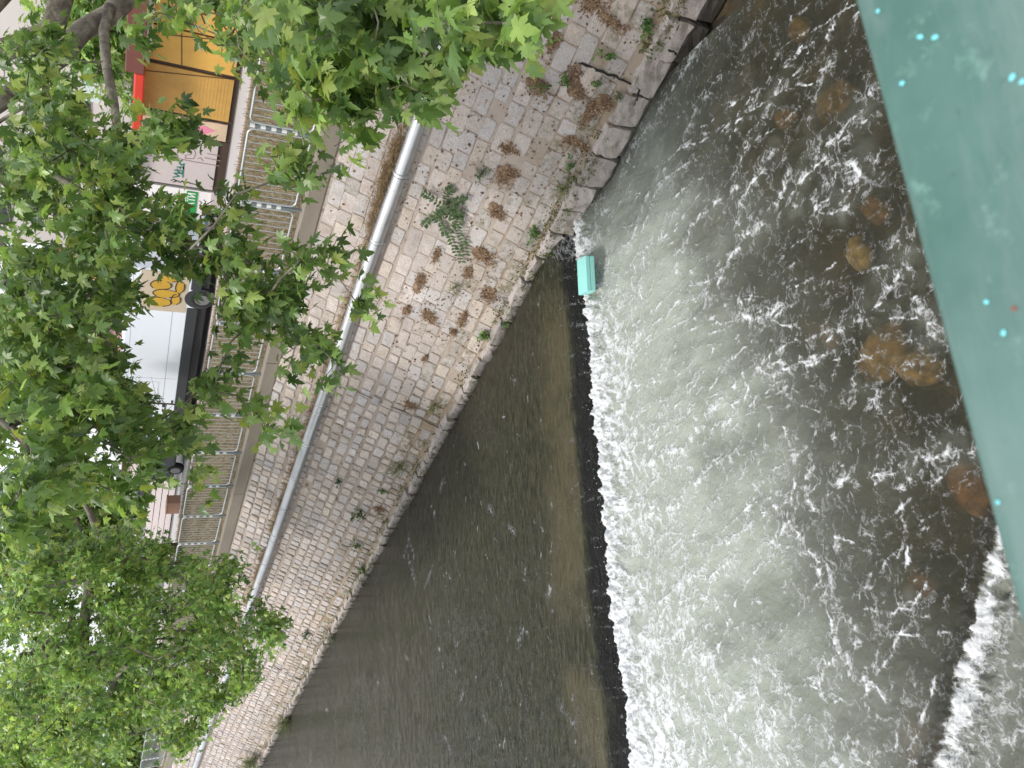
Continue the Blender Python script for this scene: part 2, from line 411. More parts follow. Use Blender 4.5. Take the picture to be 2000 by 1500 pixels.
def build_lower():
    da = 0.0135
    a = np.arange(-2.2, 11.0, da); b = np.arange(-0.12, 8.4, da)
    A, B = np.meshgrid(a, b, indexing='ij')
    B = B + weir_b(A) * (1 - np.clip(B / 3, 0, 1))
    X, Y = xy(A, B)
    bb = B - weir_b(A)
    # boil at the foot of the fall
    n1 = fbm(A * 1.7, B * 2.5, 4, 3); n2 = fbm(A * 6, B * 7, 4, 5); n3 = fbm(A * 16, B * 16, 3, 8)
    bb = bb + 0.05 * n2 + 0.03 * n3 + 0.10 * n1
    hump = np.exp(-((bb - 0.16 - 0.10 * n1) / 0.24) ** 2)
    reach = 0.55 + 0.45 * sstep(-0.5, 5.5, A)
    Z = ZD + hump * (0.15 + 0.13 * n2 + 0.06 * n3)
    Z += np.exp(-bb / (1.6 * reach)) * 0.05 * fbm(A * 3.4, B * 2.6, 4, 21)
    Z += 0.030 * fbm(A * 1.3 + 0.2 * B, B * 1.1, 4, 31) + 0.010 * fbm(A * 5, B * 4, 3, 33)
    # foam ridges stand a little proud
    den, hal = streak_density(X, Y, STREAKS, ZD, extra=LOWER_STRANDS)
    Z += 0.02 * np.clip(hal, 0, 1) + 0.012 * np.clip(den, 0, 1)
    # second, lower step
    b2 = np.interp(A, [-3, 1.2, 2.2, 3.2, 3.9, 4.35, 4.8, 5.3, 5.8, 6.2, 7.0, 9, 12], [9.5, 7.6, 6.7, 6.15, 5.78, 5.47, 5.28, 4.98, 4.80, 4.52, 4.15, 3.4, 2.6])
    b2 = b2 + 0.06 * fbm(A * 2.2, A * 0 + 3.3, 3, 55) + 0.02 * fbm(A * 9, A * 0 + 1.3, 3, 56)
    s2 = B - b2
    Z -= 0.26 * sstep(-0.10, 0.16, s2)
    hump2 = np.exp(-((s2 - 0.10) / 0.15) ** 2)
    Z += hump2 * (0.08 + 0.12 * n2 + 0.07 * n3)
    # densities
    reach = 0.50 + 0.50 * sstep(-0.5, 5.5, A)
    wv = 0.55 * fbm(A * 0.8, B * 0.8, 4, 62)
    aer = 1.10 * (1 - sstep(1.0, 5.2, (bb + wv) / (0.55 + 0.6 * reach)))
    aer = aer * (0.55 + 0.45 * sstep(-1.6, 0.6, A)) + 0.30 * sstep(5.0, 7.5, A) * (1 - sstep(3.4, 4.8, bb + wv))
    big = fbm(A * 1.1 + 5, B * 0.8, 4, 61)
    aer = aer * (1 + 0.35 * big) + 0.22 * np.clip(big + 0.2, 0, 1) * (1 - sstep(3.2, 4.8, bb))
    aer = np.clip(np.maximum(aer, 0.46 * hal * (0.6 + 0.9 * n1 + 0.5 * n2)), 0.03, 1)
    foam = 1.18 * np.exp(-((np.clip(bb - 0.06, 0, 9)) / (0.26 + 0.14 * n1)) ** 2)
    foam = np.maximum(foam, 0.66 * np.exp(-np.clip(bb - 0.20, 0, 9) / (0.85 * reach)) * (0.8 + 0.5 * n1) + 0.13 + 0.15 * aer)
    fil = ridged(A * 1.3 + 0.6 * fbm(A, B, 3, 71), B * 0.75 + 0.35 * A + 0.4 * fbm(A * 2, B * 2, 3, 72), 3, 73)
    fil2 = ridged(A * 2.2 + 0.5 * fbm(A * 3, B * 3, 3, 76), B * 4.0 - 0.5 * A, 4, 77)
    foam += 0.20 * sstep(0.84, 0.99, fil) + 0.17 * sstep(0.74, 0.97, fil2) * (0.25 + 0.75 * np.clip(aer * 1.4, 0, 1))
    patch = fbm(A * 0.9 + 9, B * 0.9 + 2, 4, 81)
    foam += 0.19 * patch - 0.03
    foam += 0.12 * sstep(4.5, 7.5, A) * np.exp(-np.clip(bb - 3.0, 0, 9) / 1.5)
    quiet = 1 - 0.20 * sstep(1.2, -0.2, A + 0.25 * B)
    foam = foam * quiet
    foam = np.maximum(foam + 0.75 * den, 0.20 + den)
    post2 = sstep(-0.06, 0.03, s2)
    f2 = np.clip(0.66 + 0.9 * n2 + 0.6 * n3 + 0.5 * n1, 0.12, 1.1) * np.exp(-((s2 - 0.04) / (0.07 + 0.03 * n1)) ** 2) * post2 + post2 * (0.50 + 0.20 * fbm(A * 2.5, B * 2.5, 4, 83)) * np.exp(-np.clip(s2, 0, 9) / 1.1)
    lineb = np.exp(-((s2 - 0.75 - 0.5 * np.sin(A * 1.7)) / 0.14) ** 2) * post2 * 0.5
    foam = np.where(s2 > -0.06, np.maximum(f2, np.maximum(lineb, foam * 0.45)), foam)
    aer = np.where(s2 > 0, np.clip(0.30 + 0.5 * np.exp(-s2 / 0.4), 0, 1), aer)
    face = np.exp(-((s2 + 0.08) / 0.07) ** 2) * 0.6 
    # lee of the bank
    return grid_obj('water', X, Y, Z, M_DN, {'foam': np.clip(foam, 0, 1.4), 'aer': aer, 'sill': aer * 0, 'face': np.clip(face, 0, 1)})
lower = tag(build_lower(), kind='structure')

def build_upper():
    # crest and face of the fall plus the reach above it; steps grow away from the weir
    bs = [0.10, 0.06, 0.02, -0.02, -0.06, -0.10, -0.14, -0.18, -0.22, -0.27]
    st = 0.03
    while bs[-1] > -70:
        bs.append(bs[-1] - st)
        if bs[-1] < -5: st *= 1.03
    b = np.array(bs); a = np.arange(-34, 14.0, 0.05)
    a = np.concatenate([np.arange(-60, -34, 0.4), np.arange(-34, -10, 0.12), np.arange(-10, 11, 0.03), np.arange(11, 14, 0.2)])
    A, B = np.meshgrid(a, b, indexing='ij')
    wb = weir_b(A); far = sstep(-12, -3, B)
    X, Y = xy(A, B + wb)
    prof = np.interp(b, [-70, -1.0, -0.40, -0.24, -0.18, -0.12, -0.05, 0.03, 0.1], [0, 0, -0.01, -0.035, -0.08, -0.18, -0.32, -0.42, -0.46])
    Z = prof[None, :] + 0 * A
    Z += (0.016 * fbm(A * 0.8, B * 2.0, 4, 41) + 0.022 * fbm(A * 2.5, B * 6, 3, 43) + 0.008 * fbm(A * 5, B * 14, 3, 53)) * np.clip(-B / 0.6, 0.15, 1) * (0.25 + 0.75 * far)
    Z += 0.02 * fbm(A * 0.5, B * 0.5, 3, 44) * sstep(-0.6, -2, B)
    den, hal = streak_density(X, Y, UPSTREAKS, 0.0, 0.05, 1.7, UPPER_STRANDS)
    n1 = fbm(A * 1.1, B * 1.6, 4, 45)
    big = fbm(A * 0.45 + 3, B * 0.45, 3, 46)
    foam = 0.06 + 0.17 * n1 + 0.17 * big + 0.13 * sstep(3.0, 7.5, A) + 0.14 * sstep(0.45, 0.85, fbm(A * 2.2, B * 5.0, 3, 52))
    foam = np.maximum(foam, (0.26 + 0.62 * den) * (den > 0.08))
    foam = foam * (1 - 0.6 * sstep(-0.9, -0.5, B)) + 0.0
    foam += 0.10 * sstep(0.35, 0.7, fbm(A * 1.2, B * 5, 3, 48)) * (B > -0.6)
    foam += 0.50 * sstep(0.66, 0.93, ridged(A * 4.5 + 0.6 * B, B * 1.2, 3, 57)) * sstep(-0.75, -0.45, B) * (1 - sstep(0.0, 0.1, B)) * (0.4 + 0.9 * np.clip(fbm(A * 0.9, B * 0 + 4, 3, 58) + 0.3, 0, 1))
    # white water squeezing past the end of the sill at the bank
    end = sstep(-0.15, -0.9, A) * sstep(-0.9, -0.3, B)
    foam = np.maximum(foam, end * (0.55 + 0.5 * fbm(A * 4, B * 4, 3, 49)))
    s = sstep(-1.45, -0.75, B + 0.35 * n1 + 0.05 * A) * (1 - sstep(-0.34, -0.26, B + 0.10 * fbm(A * 1.6, B * 0 + 2, 4, 59))) * np.clip(0.55 + 2.2 * fbm(A * 0.8, B * 0.6, 4, 47), 0.05, 0.95) * sstep(-0.6, 0.8, A)
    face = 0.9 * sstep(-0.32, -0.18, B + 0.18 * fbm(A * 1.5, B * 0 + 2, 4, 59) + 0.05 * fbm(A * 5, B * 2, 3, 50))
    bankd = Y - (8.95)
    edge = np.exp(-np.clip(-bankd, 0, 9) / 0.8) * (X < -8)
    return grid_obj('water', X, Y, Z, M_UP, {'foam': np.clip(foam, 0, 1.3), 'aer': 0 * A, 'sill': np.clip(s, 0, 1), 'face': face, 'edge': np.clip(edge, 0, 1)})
upper = tag(build_upper(), kind='structure')

# spray: droplets thrown up along the foam lip
M_SPRAY = plain('spray_white', (0.78, 0.80, 0.82), 0.3)
mb = MB()
for k in range(110):
    a_ = random.uniform(-0.6, 9.5); b_ = weir_b(a_) + random.gauss(0.0, 0.07); x_, y_ = xy(a_, b_); z_ = -0.20 + abs(random.gauss(0, .09)); r_ = random.uniform(.002, .008)
    mb.add([(x_ + r_, y_, z_), (x_ - r_, y_, z_), (x_, y_ + r_, z_), (x_, y_ - r_, z_), (x_, y_, z_ + r_ * 1.4), (x_, y_, z_ - r_)], [(0, 2, 4), (2, 1, 4), (1, 3, 4), (3, 0, 4), (2, 0, 5), (1, 2, 5), (3, 1, 5), (0, 3, 5)])
tag(mb.build('spray', M_SPRAY), 'white water droplets leaping above the foot of the weir', kind='stuff')
# river bed below the weir
def bed():
    a = np.arange(-3, 12, 0.07); b = np.arange(-0.3, 9, 0.07)
    A, B = np.meshgrid(a, b, indexing='ij'); X, Y = xy(A, B)
    Z = -0.62 + 0.10 * fbm(A * 1.2, B * 1.2, 4, 101) + 0.05 * np.abs(fbm(A * 4, B * 4, 3, 103)) - 0.3 * sstep(4, 5, B)
    t = NT('river_bed'); co = t.coord()
    vo = t.N.new('ShaderNodeTexVoronoi'); vo.inputs['Scale'].default_value = 3.2; t.l(t.mapping(co, (1, 1, 1)), vo.inputs['Vector'])
    c = t.ramp(t.noise(co, 2.0, 5), [(0.3, (0.035, 0.03, 0.018)), (0.55, (0.10, 0.08, 0.045)), (0.75, (0.22, 0.15, 0.07))])
    sep = t.N.new('ShaderNodeSeparateColor'); t.l(vo.outputs['Color'], sep.inputs[0])
    c = t.mix(sep.outputs[0], c, (0.03, 0.028, 0.02))
    t.set(base=c, rough=0.8, normal=t.bump(t.noise(co, 9, 5), 0.6, 0.05))
    return grid_obj('riverbed', X, Y, Z, t.m, {})
tag(bed(), kind='structure')
def boulder(px, py, z, rx, ry, rz, col, label, rot=0.0, seed=0):
    bm = bmesh.new(); bmesh.ops.create_icosphere(bm, subdivisions=4, radius=1)
    rs = np.random.default_rng(seed)
    off = rs.uniform(-9, 9, 6)
    for v in bm.verts:
        p = np.array(v.co)
        n = fbm(np.array([p[0] * 1.1 + off[0] + p[2]]), np.array([p[1] * 1.1 + off[1] - p[2] * .6]), 4, seed)[0]
        k = 1 + 0.30 * n
        v.co = Vector((p[0] * rx * k, p[1] * ry * k, p[2] * rz * k))
    me = bpy.data.meshes.new('boulder'); bm.to_mesh(me); bm.free()
    me.polygons.foreach_set('use_smooth', [True] * len(me.polygons))
    t = NT('boulder_stone'); co = t.coord()
    f = t.noise(co, 4.5, 6, 0.65)
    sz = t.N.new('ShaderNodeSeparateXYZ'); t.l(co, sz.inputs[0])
    depth_dark = t.ramp(t.math('ADD', t.math('DIVIDE', sz.outputs[2], rz), t.math('MULTIPLY_ADD', t.noise(co, 6, 5, 0.65), 1.1, -0.55)), [(0.15, 1.0), (0.80, 0.0)])  # lower sides darkened in colour for light lost in the murky water
    t.set(base=t.mix(depth_dark, t.ramp(f, [(0.34, tuple(x * .25 for x in col)), (0.5, tuple(x * .8 for x in col)), (0.72, tuple(min(1, x * 1.35) for x in col))]), (0.055, 0.048, 0.032)), rough=0.75, normal=t.bump(t.noise(co, 14, 5), 0.4, 0.03))
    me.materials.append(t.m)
    o = bpy.data.objects.new('boulder', me); C.objects.link(o)
    P = at_z(px, py, z); o.location = (P[0], P[1], z - rz * 0.85); o.rotation_euler = (0, 0, rot)
    o.location.z -= 0.13
    tag(o, label, 'boulder', 'boulders lying in the water below the weir')
OR = (0.62, 0.44, 0.22); RD = (0.36, 0.17, 0.11); YL = (0.68, 0.53, 0.27)
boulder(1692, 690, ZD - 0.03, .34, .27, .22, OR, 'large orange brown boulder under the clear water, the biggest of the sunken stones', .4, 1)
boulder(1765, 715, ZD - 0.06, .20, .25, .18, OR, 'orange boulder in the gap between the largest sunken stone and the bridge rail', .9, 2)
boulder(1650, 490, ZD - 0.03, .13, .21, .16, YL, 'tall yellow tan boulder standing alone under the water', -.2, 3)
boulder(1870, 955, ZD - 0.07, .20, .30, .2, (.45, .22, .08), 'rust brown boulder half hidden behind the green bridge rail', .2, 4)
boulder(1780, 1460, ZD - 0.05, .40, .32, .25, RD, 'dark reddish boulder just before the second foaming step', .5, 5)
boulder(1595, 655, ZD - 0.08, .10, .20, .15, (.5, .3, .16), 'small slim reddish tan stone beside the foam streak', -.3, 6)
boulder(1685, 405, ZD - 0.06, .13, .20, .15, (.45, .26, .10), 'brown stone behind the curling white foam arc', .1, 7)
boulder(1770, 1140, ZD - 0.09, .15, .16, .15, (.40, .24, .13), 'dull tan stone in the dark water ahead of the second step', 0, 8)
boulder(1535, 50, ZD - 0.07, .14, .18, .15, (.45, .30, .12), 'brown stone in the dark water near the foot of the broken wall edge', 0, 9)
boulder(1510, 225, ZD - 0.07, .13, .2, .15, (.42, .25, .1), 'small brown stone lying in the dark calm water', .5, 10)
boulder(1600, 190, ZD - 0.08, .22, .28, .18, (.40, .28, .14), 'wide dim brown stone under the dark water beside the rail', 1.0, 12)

# ================================================================== WEIR
cw = plain('weir_concrete', (0.16, 0.125, 0.075), 0.8, 0, 0.3, 3, 0.4)
mb = MB()
n = 40
for i in range(n):
    a0 = -1.2 + 15 * i / n; a1 = -1.2 + 15 * (i + 1) / n
    prof = [(-1.1, -0.12), (-0.34, -0.09), (-0.22, -0.17), (-0.14, -0.75), (-1.1, -0.75)]
    V = []
    for aa in (a0, a1):
        for (b_, z_) in prof:
            x, y = xy(aa, b_ + weir_b(aa)); V.append((x, y, z_))
    k = len(prof)
    mb.add(V, [tuple((j, j + k, (j + 1) % k + k, (j + 1) % k)) for j in range(k)])
tag(mb.build('weir', cw), 'low concrete weir sill crossing the river under a thin sheet of brown water', 'weir')

# ================================================================== EMBANKMENT WALL
TMAX = 3.62
def wall_mat(name, wet=False):
    t = NT(name); co = t.coord()
    col = t.attr('col', 'Color')
    g = t.noise(co, 38, 6, 0.8); g2 = t.noise(co, 9, 6, 0.65); g3 = t.noise(co, 0.7, 4, 0.6)
    c = t.mix(t.math('MULTIPLY', t.ramp(g, [(0.42, 0.0), (0.66, 1.0)]), 0.55), col, (0.19, 0.17, 0.155), 'MIX')
    g4 = t.noise(co, 1.7, 6, 0.7)
    c = t.mix(t.ramp(g2, [(0.3, 0.55), (0.55, 0.0)]), c, (0.36, 0.27, 0.19))
    c = t.mix(t.ramp(g4, [(0.54, 0.0), (0.72, 0.55)]), c, (0.21, 0.175, 0.15))
    c = t.mix(t.math('MULTIPLY', t.math('SUBTRACT', 1.0, t.attr('col', 'Alpha')), t.ramp(g2, [(0.42, 0.0), (0.6, 1.0)])), c, (0.16, 0.135, 0.07))
    c = t.mix(t.math('MULTIPLY', t.ramp(g3, [(0.48, 0.0), (0.75, 1.0)]), 0.30), c, (0.24, 0.215, 0.20))
    t.set(base=c, rough=0.85, normal=t.bump(t.math('ADD', t.math('MULTIPLY', g, 0.6), g2), 0.8, 0.03))
    return t.m
M_STONE = wall_mat('granite_block')
def mortar_mat():
    t = NT('mortar'); co = t.coord()
    g = t.noise(co, 30, 6, 0.7); g2 = t.noise(co, 2.5, 5, 0.65); g3 = t.noise(co, 6, 5, 0.7)
    c = t.mix(g2, (0.27, 0.22, 0.185), (0.43, 0.37, 0.32))
    c = t.mix(t.ramp(g3, [(0.58, 0.0), (0.70, 1.0)]), c, (0.16, 0.115, 0.085))
    c = t.mix(t.math('MULTIPLY', t.attr('moss'), 1.0), c, t.mix(g3, (0.30, 0.19, 0.07), (0.12, 0.10, 0.04)))
    t.set(base=c, rough=0.9, normal=t.bump(g, 0.6, 0.02))
    return t.m
M_MORTAR = mortar_mat()
X0, X1 = -75.0, 3.0
wall = empty('embankment_wall', (-12, 9.6, 0))
tag(wall, 'sloping stone block embankment wall of pale pinkish granite along the river', 'wall')
wall.location = (0, 0, 0)
# mortar bed (thick body behind)
xs = np.concatenate([np.arange(X0, -30, 0.5), np.arange(-30, X1 + .01, 0.10)]); ts = np.linspace(-0.02, TMAX + 0.1, 50)
A, T = np.meshgrid(xs, ts, indexing='ij')
off = 0.012 * fbm(A * 3, T * 3, 4, 201)
PX = A; PY = WY + WD[1] * T + WN[1] * off; PZ = WZ + WD[2] * T + WN[2] * off
moss = sstep(2.4, 3.5, T) * np.clip(0.45 + 0.8 * fbm(A * 0.8, T * 1.4, 4, 203), 0, 1) * 0.8
grid_obj('mortar_bed', PX, PY, PZ, M_MORTAR, {'moss': moss}, wall)
def stone_faces(mb, x, t, wx, wt_, h, col, jit, rot=0.0, base=0.0, n=12):
    """one dressed block: irregular rounded outline, pillowed face"""
    cr, sr = math.cos(rot), math.sin(rot)
    ring = []
    ph = [random.uniform(-jit, jit) for _ in range(n)]
    corner = random.uniform(0.55, 0.8)
    for k in range(n):
        a = 2 * PI * (k + 0.5) / n
        ca, sa = math.cos(a), math.sin(a)
        p = 0.22 + 0.10 * min(1, max(0, (-x - 9.5) / 3.5))
        u = math.copysign(abs(ca) ** p, ca); v = math.copysign(abs(sa) ** p, sa)
        r = 1 + ph[k]
        ring.append((u * wx / 2 * r, v * wt_ / 2 * r))
    V = []
    lev = ((1.0, base - 0.03), (0.97, base + h * 0.55), (0.86, base + h), (0.45, base + h * 1.12))
    tl = random.uniform(-.5, .5) * h; tl2 = random.uniform(-.5, .5) * h
    for s, hh in lev:
        for (u, v) in ring:
            u2 = (u * cr - v * sr) * s; v2 = (u * sr + v * cr) * s
            dh = (tl * u / wx + tl2 * v / wt_) + random.uniform(-.12, .12) * h
            V.append(wall_pt(x + u2, t + v2, hh + (dh if hh > base else 0)))
    V.append(wall_pt(x, t, base + h * 1.15))
    F = []
    for L in range(3):
        for k in range(n):
            F.append((L * n + k, (L + 1) * n + k, (L + 1) * n + (k + 1) % n, L * n + (k + 1) % n))
    for k in range(n): F.append((3 * n + k, 4 * n, 3 * n + (k + 1) % n))
    mb.add(V, F, col)
def stone_col(bright=1.0):
    k = random.gauss(1.07, 0.09) * bright
    c = random.random()
    if c < 0.45: b = (0.51, 0.455, 0.425)
    elif c < 0.82: b = (0.475, 0.45, 0.445)
    else: b = (0.52, 0.455, 0.40)
    return tuple(min(.8, x * k) for x in b) + (1,)
mbs = MB()
NROW = 14
edges = [0.02]
for i in range(NROW): edges.append(edges[-1] + random.uniform(0.22, 0.28))
sc = (TMAX - 0.10) / edges[-1]; edges = [e * sc for e in edges]
for i in range(NROW):
    t0, t1 = edges[i], edges[i + 1]
    x = X1 - random.random() * .3
    while x > X0:
        farx = x < -34
        # near part squared and tight, middle part smaller and rounder with wide joints
        zone = min(1, max(0, (-x - 9.5) / 3.5))
        w_ = random.uniform(0.24, 0.46) * (1 - 0.22 * zone)
        if random.random() < 0.12: w_ *= 1.35
        gap = 0.016 + 0.034 * zone * random.uniform(0.6, 1.3)
        cx = x - w_ / 2; ct = (t0 + t1) / 2 + random.uniform(-.012, .012)
        ct += 0.03 * math.sin(x * 0.6 + i)
        if 0.98 < ct < 1.26 and zone > 0: pass
        h = random.uniform(0.006, 0.016) * (1 + 1.5 * zone)
        if random.random() > 0.025:
            low = sum([max(0, (ct - 3.0) / 0.6)])
            br = (1.0 + 0.10 * zone) * (1 - 0.25 * min(1, low) * random.random())
            stone_faces(mbs, cx, ct, w_ - gap, (t1 - t0) - gap * random.uniform(.8, 1.3), h, stone_col(br)[:3] + (1 - min(.95, max(0, (ct - 2.3) / 1.2) * random.random() * 1.3 + (random.random() < .06) * .5),), 0.03 + 0.05 * zone, random.uniform(-.05, .05) * (1 + zone), 0.004, 8 if farx else 12)
        x -= w_
o = mbs.build('block_facing', M_STONE, wall, smooth=False)
# coping: grey concrete beam along the top
def concrete_mat():
    t = NT('coping_concrete'); co = t.coord()
    g = t.noise(co, 40, 6, 0.7); g2 = t.noise(t.mapping(co, (0.4, 1, 2)), 2.2, 5, 0.6)
    c = t.mix(g2, (0.15, 0.125, 0.10), (0.27, 0.235, 0.19))
    c = t.mix(t.math('MULTIPLY', g, 0.4), c, (0.34, 0.30, 0.25))
    t.set(base=c, rough=0.9, normal=t.bump(g, 0.4, 0.012))
    return t.m
M_CON = concrete_mat()
mb = MB()
x = X1
while x > X0:
    L = 5.2
    mb.box(x - L + 0.012, x, WY - 0.035, WY + 0.22, WZ + 0.0, WZ + 0.275)
    x -= L
mb.build('coping', M_CON, wall, bevel=0.012)
# large rough blocks at the water line
def base_mat():
    t = NT('wet_block'); co = t.coord()
    g = t.noise(co, 45, 6, 0.75); g2 = t.noise(co, 5, 5, 0.6)
    z = t.N.new('ShaderNodeSeparateXYZ'); t.l(t.N.new('ShaderNodeNewGeometry').outputs['Position'], z.inputs[0])
    c = t.mix(t.math('MULTIPLY', t.ramp(g, [(0.42, 0.0), (0.66, 1.0)]), 0.5), t.attr('col', 'Color'), (0.16, 0.14, 0.125))
    lowside = t.math('MULTIPLY', t.math('GREATER_THAN', z.outputs[0], -7.4), 0.34)
    wetf = t.ramp(t.math('ADD', lowside, t.math('MULTIPLY_ADD', g2, 0.20, z.outputs[2])), [(0.10, 1.0), (0.22, 0.0)])
    c = t.mix(t.ramp(g2, [(0.52, 0.0), (0.66, 0.6)]), c, (0.13, 0.12, 0.055))
    c = t.mix(t.math('MULTIPLY', wetf, 0.85), c, (0.035, 0.032, 0.026))
    t.set(base=c, rough=t.math('MULTIPLY_ADD', wetf, -0.5, 0.85), normal=t.bump(t.math('ADD', g, g2), 0.7, 0.03))
    return t.m
M_BASE = base_mat()
bm_ = MB()
def rough_block(mb, cx, cy, cz, lx, ly, lz, col, rz=0.0, jit=0.03):
    n = 4
    V = []; idx = {}
    F = []
    def vid(i, j, k):
        key = (i, j, k)
        if key not in idx:
            u, v, w2 = i / n * 2 - 1, j / n * 2 - 1, k / n * 2 - 1
            p = Vector((u, v, w2)); L = max(abs(u), abs(v), abs(w2)); q = p.normalized() * L
            p = p.lerp(q, 0.12)
            p = Vector((p.x * lx / 2 + random.uniform(-jit, jit), p.y * ly / 2 + random.uniform(-jit, jit), p.z * lz / 2 + random.uniform(-jit, jit) * .7))
            p = Matrix.Rotation(rz, 3, 'Z') @ p
            idx[key] = len(V); V.append((p.x + cx, p.y + cy, p.z + cz))
        return idx[key]
    for a in range(n):
        for b in range(n):
            F.append((vid(a, b, n), vid(a + 1, b, n), vid(a + 1, b + 1, n), vid(a, b + 1, n)))
            F.append((vid(a, 0, b), vid(a + 1, 0, b), vid(a + 1, 0, b + 1), vid(a, 0, b + 1)))
            F.append((vid(a, n, b), vid(a, n, b + 1), vid(a + 1, n, b + 1), vid(a + 1, n, b)))
            F.append((vid(0, a, b), vid(0, a, b + 1), vid(0, a + 1, b + 1), vid(0, a + 1, b)))
            F.append((vid(n, a, b), vid(n, a + 1, b), vid(n, a + 1, b + 1), vid(n, a, b + 1)))
    mb.add(V, F, col)
x = X1
while x > X0:
    L = random.uniform(0.34, 0.60)
    ds = x > -7.4
    k = random.uniform(.75, 1.05)
    yy = 8.88 + random.uniform(-.03, .03)
    k = k * (1.15 if ds else 1)
    rough_block(bm_, x - L / 2, yy + (0.03 if ds else 0), -0.02 + random.uniform(-.03, .03) + (-0.02 if ds else 0), L - random.uniform(.01, .05), 0.34, 0.42, (0.48 * k, 0.43 * k, 0.40 * k, 1), random.uniform(-.06, .06), 0.022)
    if ds:
        rough_block(bm_, x - L / 2, yy + 0.10, -0.36, L - .01, 0.3, 0.38, (0.34, 0.30, 0.27, 1), random.uniform(-.06, .06), 0.02)
    x -= L
bm_.build('base_course', M_BASE, wall, smooth=False)
tag(wall, 'sloping stone block embankment wall of pale pinkish granite along the river', 'wall')
# mossy apron stones where the weir meets the bank
for i, (px, py, s) in enumerate([(1090, 385, .30), (1105, 350, .28), (1062, 430, .30), (1130, 335, .26)]):
    pass

# dark open cracks in the wall
M_CRACK = plain('crack_dark', (0.02, 0.017, 0.014), 1.0)
def crack(pts, wd, name='crack'):
    mb = MB(); P = []
    for (px, py) in pts:
        x, t = on_wall(px, py, 0.03); P.append((x, t))
    V = []; 
    dense = []
    for (p, q) in zip(P[:-1], P[1:]):
        for s in np.linspace(0, 1, 5)[:-1]: dense.append((p[0] + (q[0] - p[0]) * s + random.uniform(-.015, .015), p[1] + (q[1] - p[1]) * s + random.uniform(-.012, .012)))
    dense.append(P[-1])
    for i, (x, t) in enumerate(dense):
        w_ = wd * random.uniform(.4, 1.2) * (0.3 if i in (0, len(dense) - 1) else 1)
        j = min(i + 1, len(dense) - 1); k = max(i - 1, 0)
        dx, dt = dense[j][0] - dense[k][0], dense[j][1] - dense[k][1]; L = math.hypot(dx, dt) + 1e-6
        nx, nt = -dt / L * w_ / 2, dx / L * w_ / 2
        V += [wall_pt(x + nx, t + nt, 0.032), wall_pt(x - nx, t - nt, 0.032)]
    F = [(2 * i, 2 * i + 1, 2 * i + 3, 2 * i + 2) for i in range(len(dense) - 1)]
    mb.add(V, F); mb.build(name, M_CRACK, wall)
crack([(1130, 122), (1160, 132), (1190, 146), (1215, 155), (1245, 172)], .035)
crack([(1248, 172), (1245, 190), (1236, 208)], .03)
crack([(668, 751), (720, 775), (780, 800), (830, 822), (868, 842)], .028)
crack([(448, 1256), (500, 1280), (550, 1310), (605, 1335)], .04)
crack([(1305, 97), (1318, 104), (1326, 108)], .05)
crack([(1322, 60), (1330, 30)], .03)
# ================================================================== PIPE
def galv_mat():
    t = NT('galvanised_steel'); co = t.coord()
    f = t.noise(t.mapping(co, (0.6, 1, 1)), 4, 5, 0.6)
    c = t.mix(f, (0.50, 0.52, 0.54), (0.74, 0.75, 0.76))
    c = t.mix(t.ramp(t.noise(co, 1.1, 5, 0.7), [(0.62, 0.0), (0.74, 0.8)]), c, (0.42, 0.33, 0.24))
    t.set(base=c, rough=t.math('MULTIPLY_ADD', f, 0.25, 0.32), metal=0.88)
    return t.m
M_GALV = galv_mat()
PR = 0.108
_, PT = on_wall(740, 460, PR + 0.02)
pipe = empty('steel_pipe', (0, 0, 0))
tag(pipe, 'ribbed galvanised steel pipe running along the upper part of the stone wall', 'pipe')
def pipe_c(x):
    return wall_pt(x, PT + 0.006 * math.sin(x * 0.9), PR + 0.02)
pts = []; rad = []
x = -3.0; ii = 0
while x > -62:
    st = 0.030 if x > -26 else 0.12
    pts.append(pipe_c(x)); rad.append(PR + (0.009 if ii % 2 else -0.008)); x -= st; ii += 1
mb = MB(); mb.tube(pts, rad, 20); mb.build('duct', M_GALV, pipe, smooth=True)
M_BAND = plain('clamp_band', (0.62, 0.62, 0.60), 0.4, 0.6)
M_DARKST = plain('dark_gasket', (0.05, 0.045, 0.04), 0.7)
jx = -4.2; k = 0
while jx > -50:
    mb = MB(); c = pipe_c(jx); mb.disc(c, (1, 0, 0), PR + 0.013, 0.05, 20); mb.build('joint_collar', M_GALV, pipe, smooth=False)
    mb = MB(); mb.disc(pipe_c(jx - 0.032), (1, 0, 0), PR + 0.010, 0.014, 20); mb.build('gasket', M_DARKST, pipe)
    if k % 2 == 0 or k % 5 == 1:
        mb = MB(); cx = jx - 0.30
        cc = Vector(pipe_c(cx)); nn = Vector(WN); dn = Vector(WD)
        arc = [cc + (nn * math.cos(a) + dn * math.sin(a)) * (PR + 0.008) for a in np.linspace(-1.9, 1.9, 14)]
        arc = [arc[0] - nn * 0.08] + arc + [arc[-1] - nn * 0.08 + dn * 0.03]
        V = []
        for p in arc: V += [p + Vector((0.016, 0, 0)), p - Vector((0.016, 0, 0))]
        mb.add(V, [(2 * i, 2 * i + 1, 2 * i + 3, 2 * i + 2) for i in range(len(arc) - 1)])
        ob = mb.build('clamp', M_BAND, pipe); sm = ob.modifiers.new('thick', 'SOLIDIFY'); sm.thickness = 0.006
    jx -= random.uniform(1.35, 1.65); k += 1

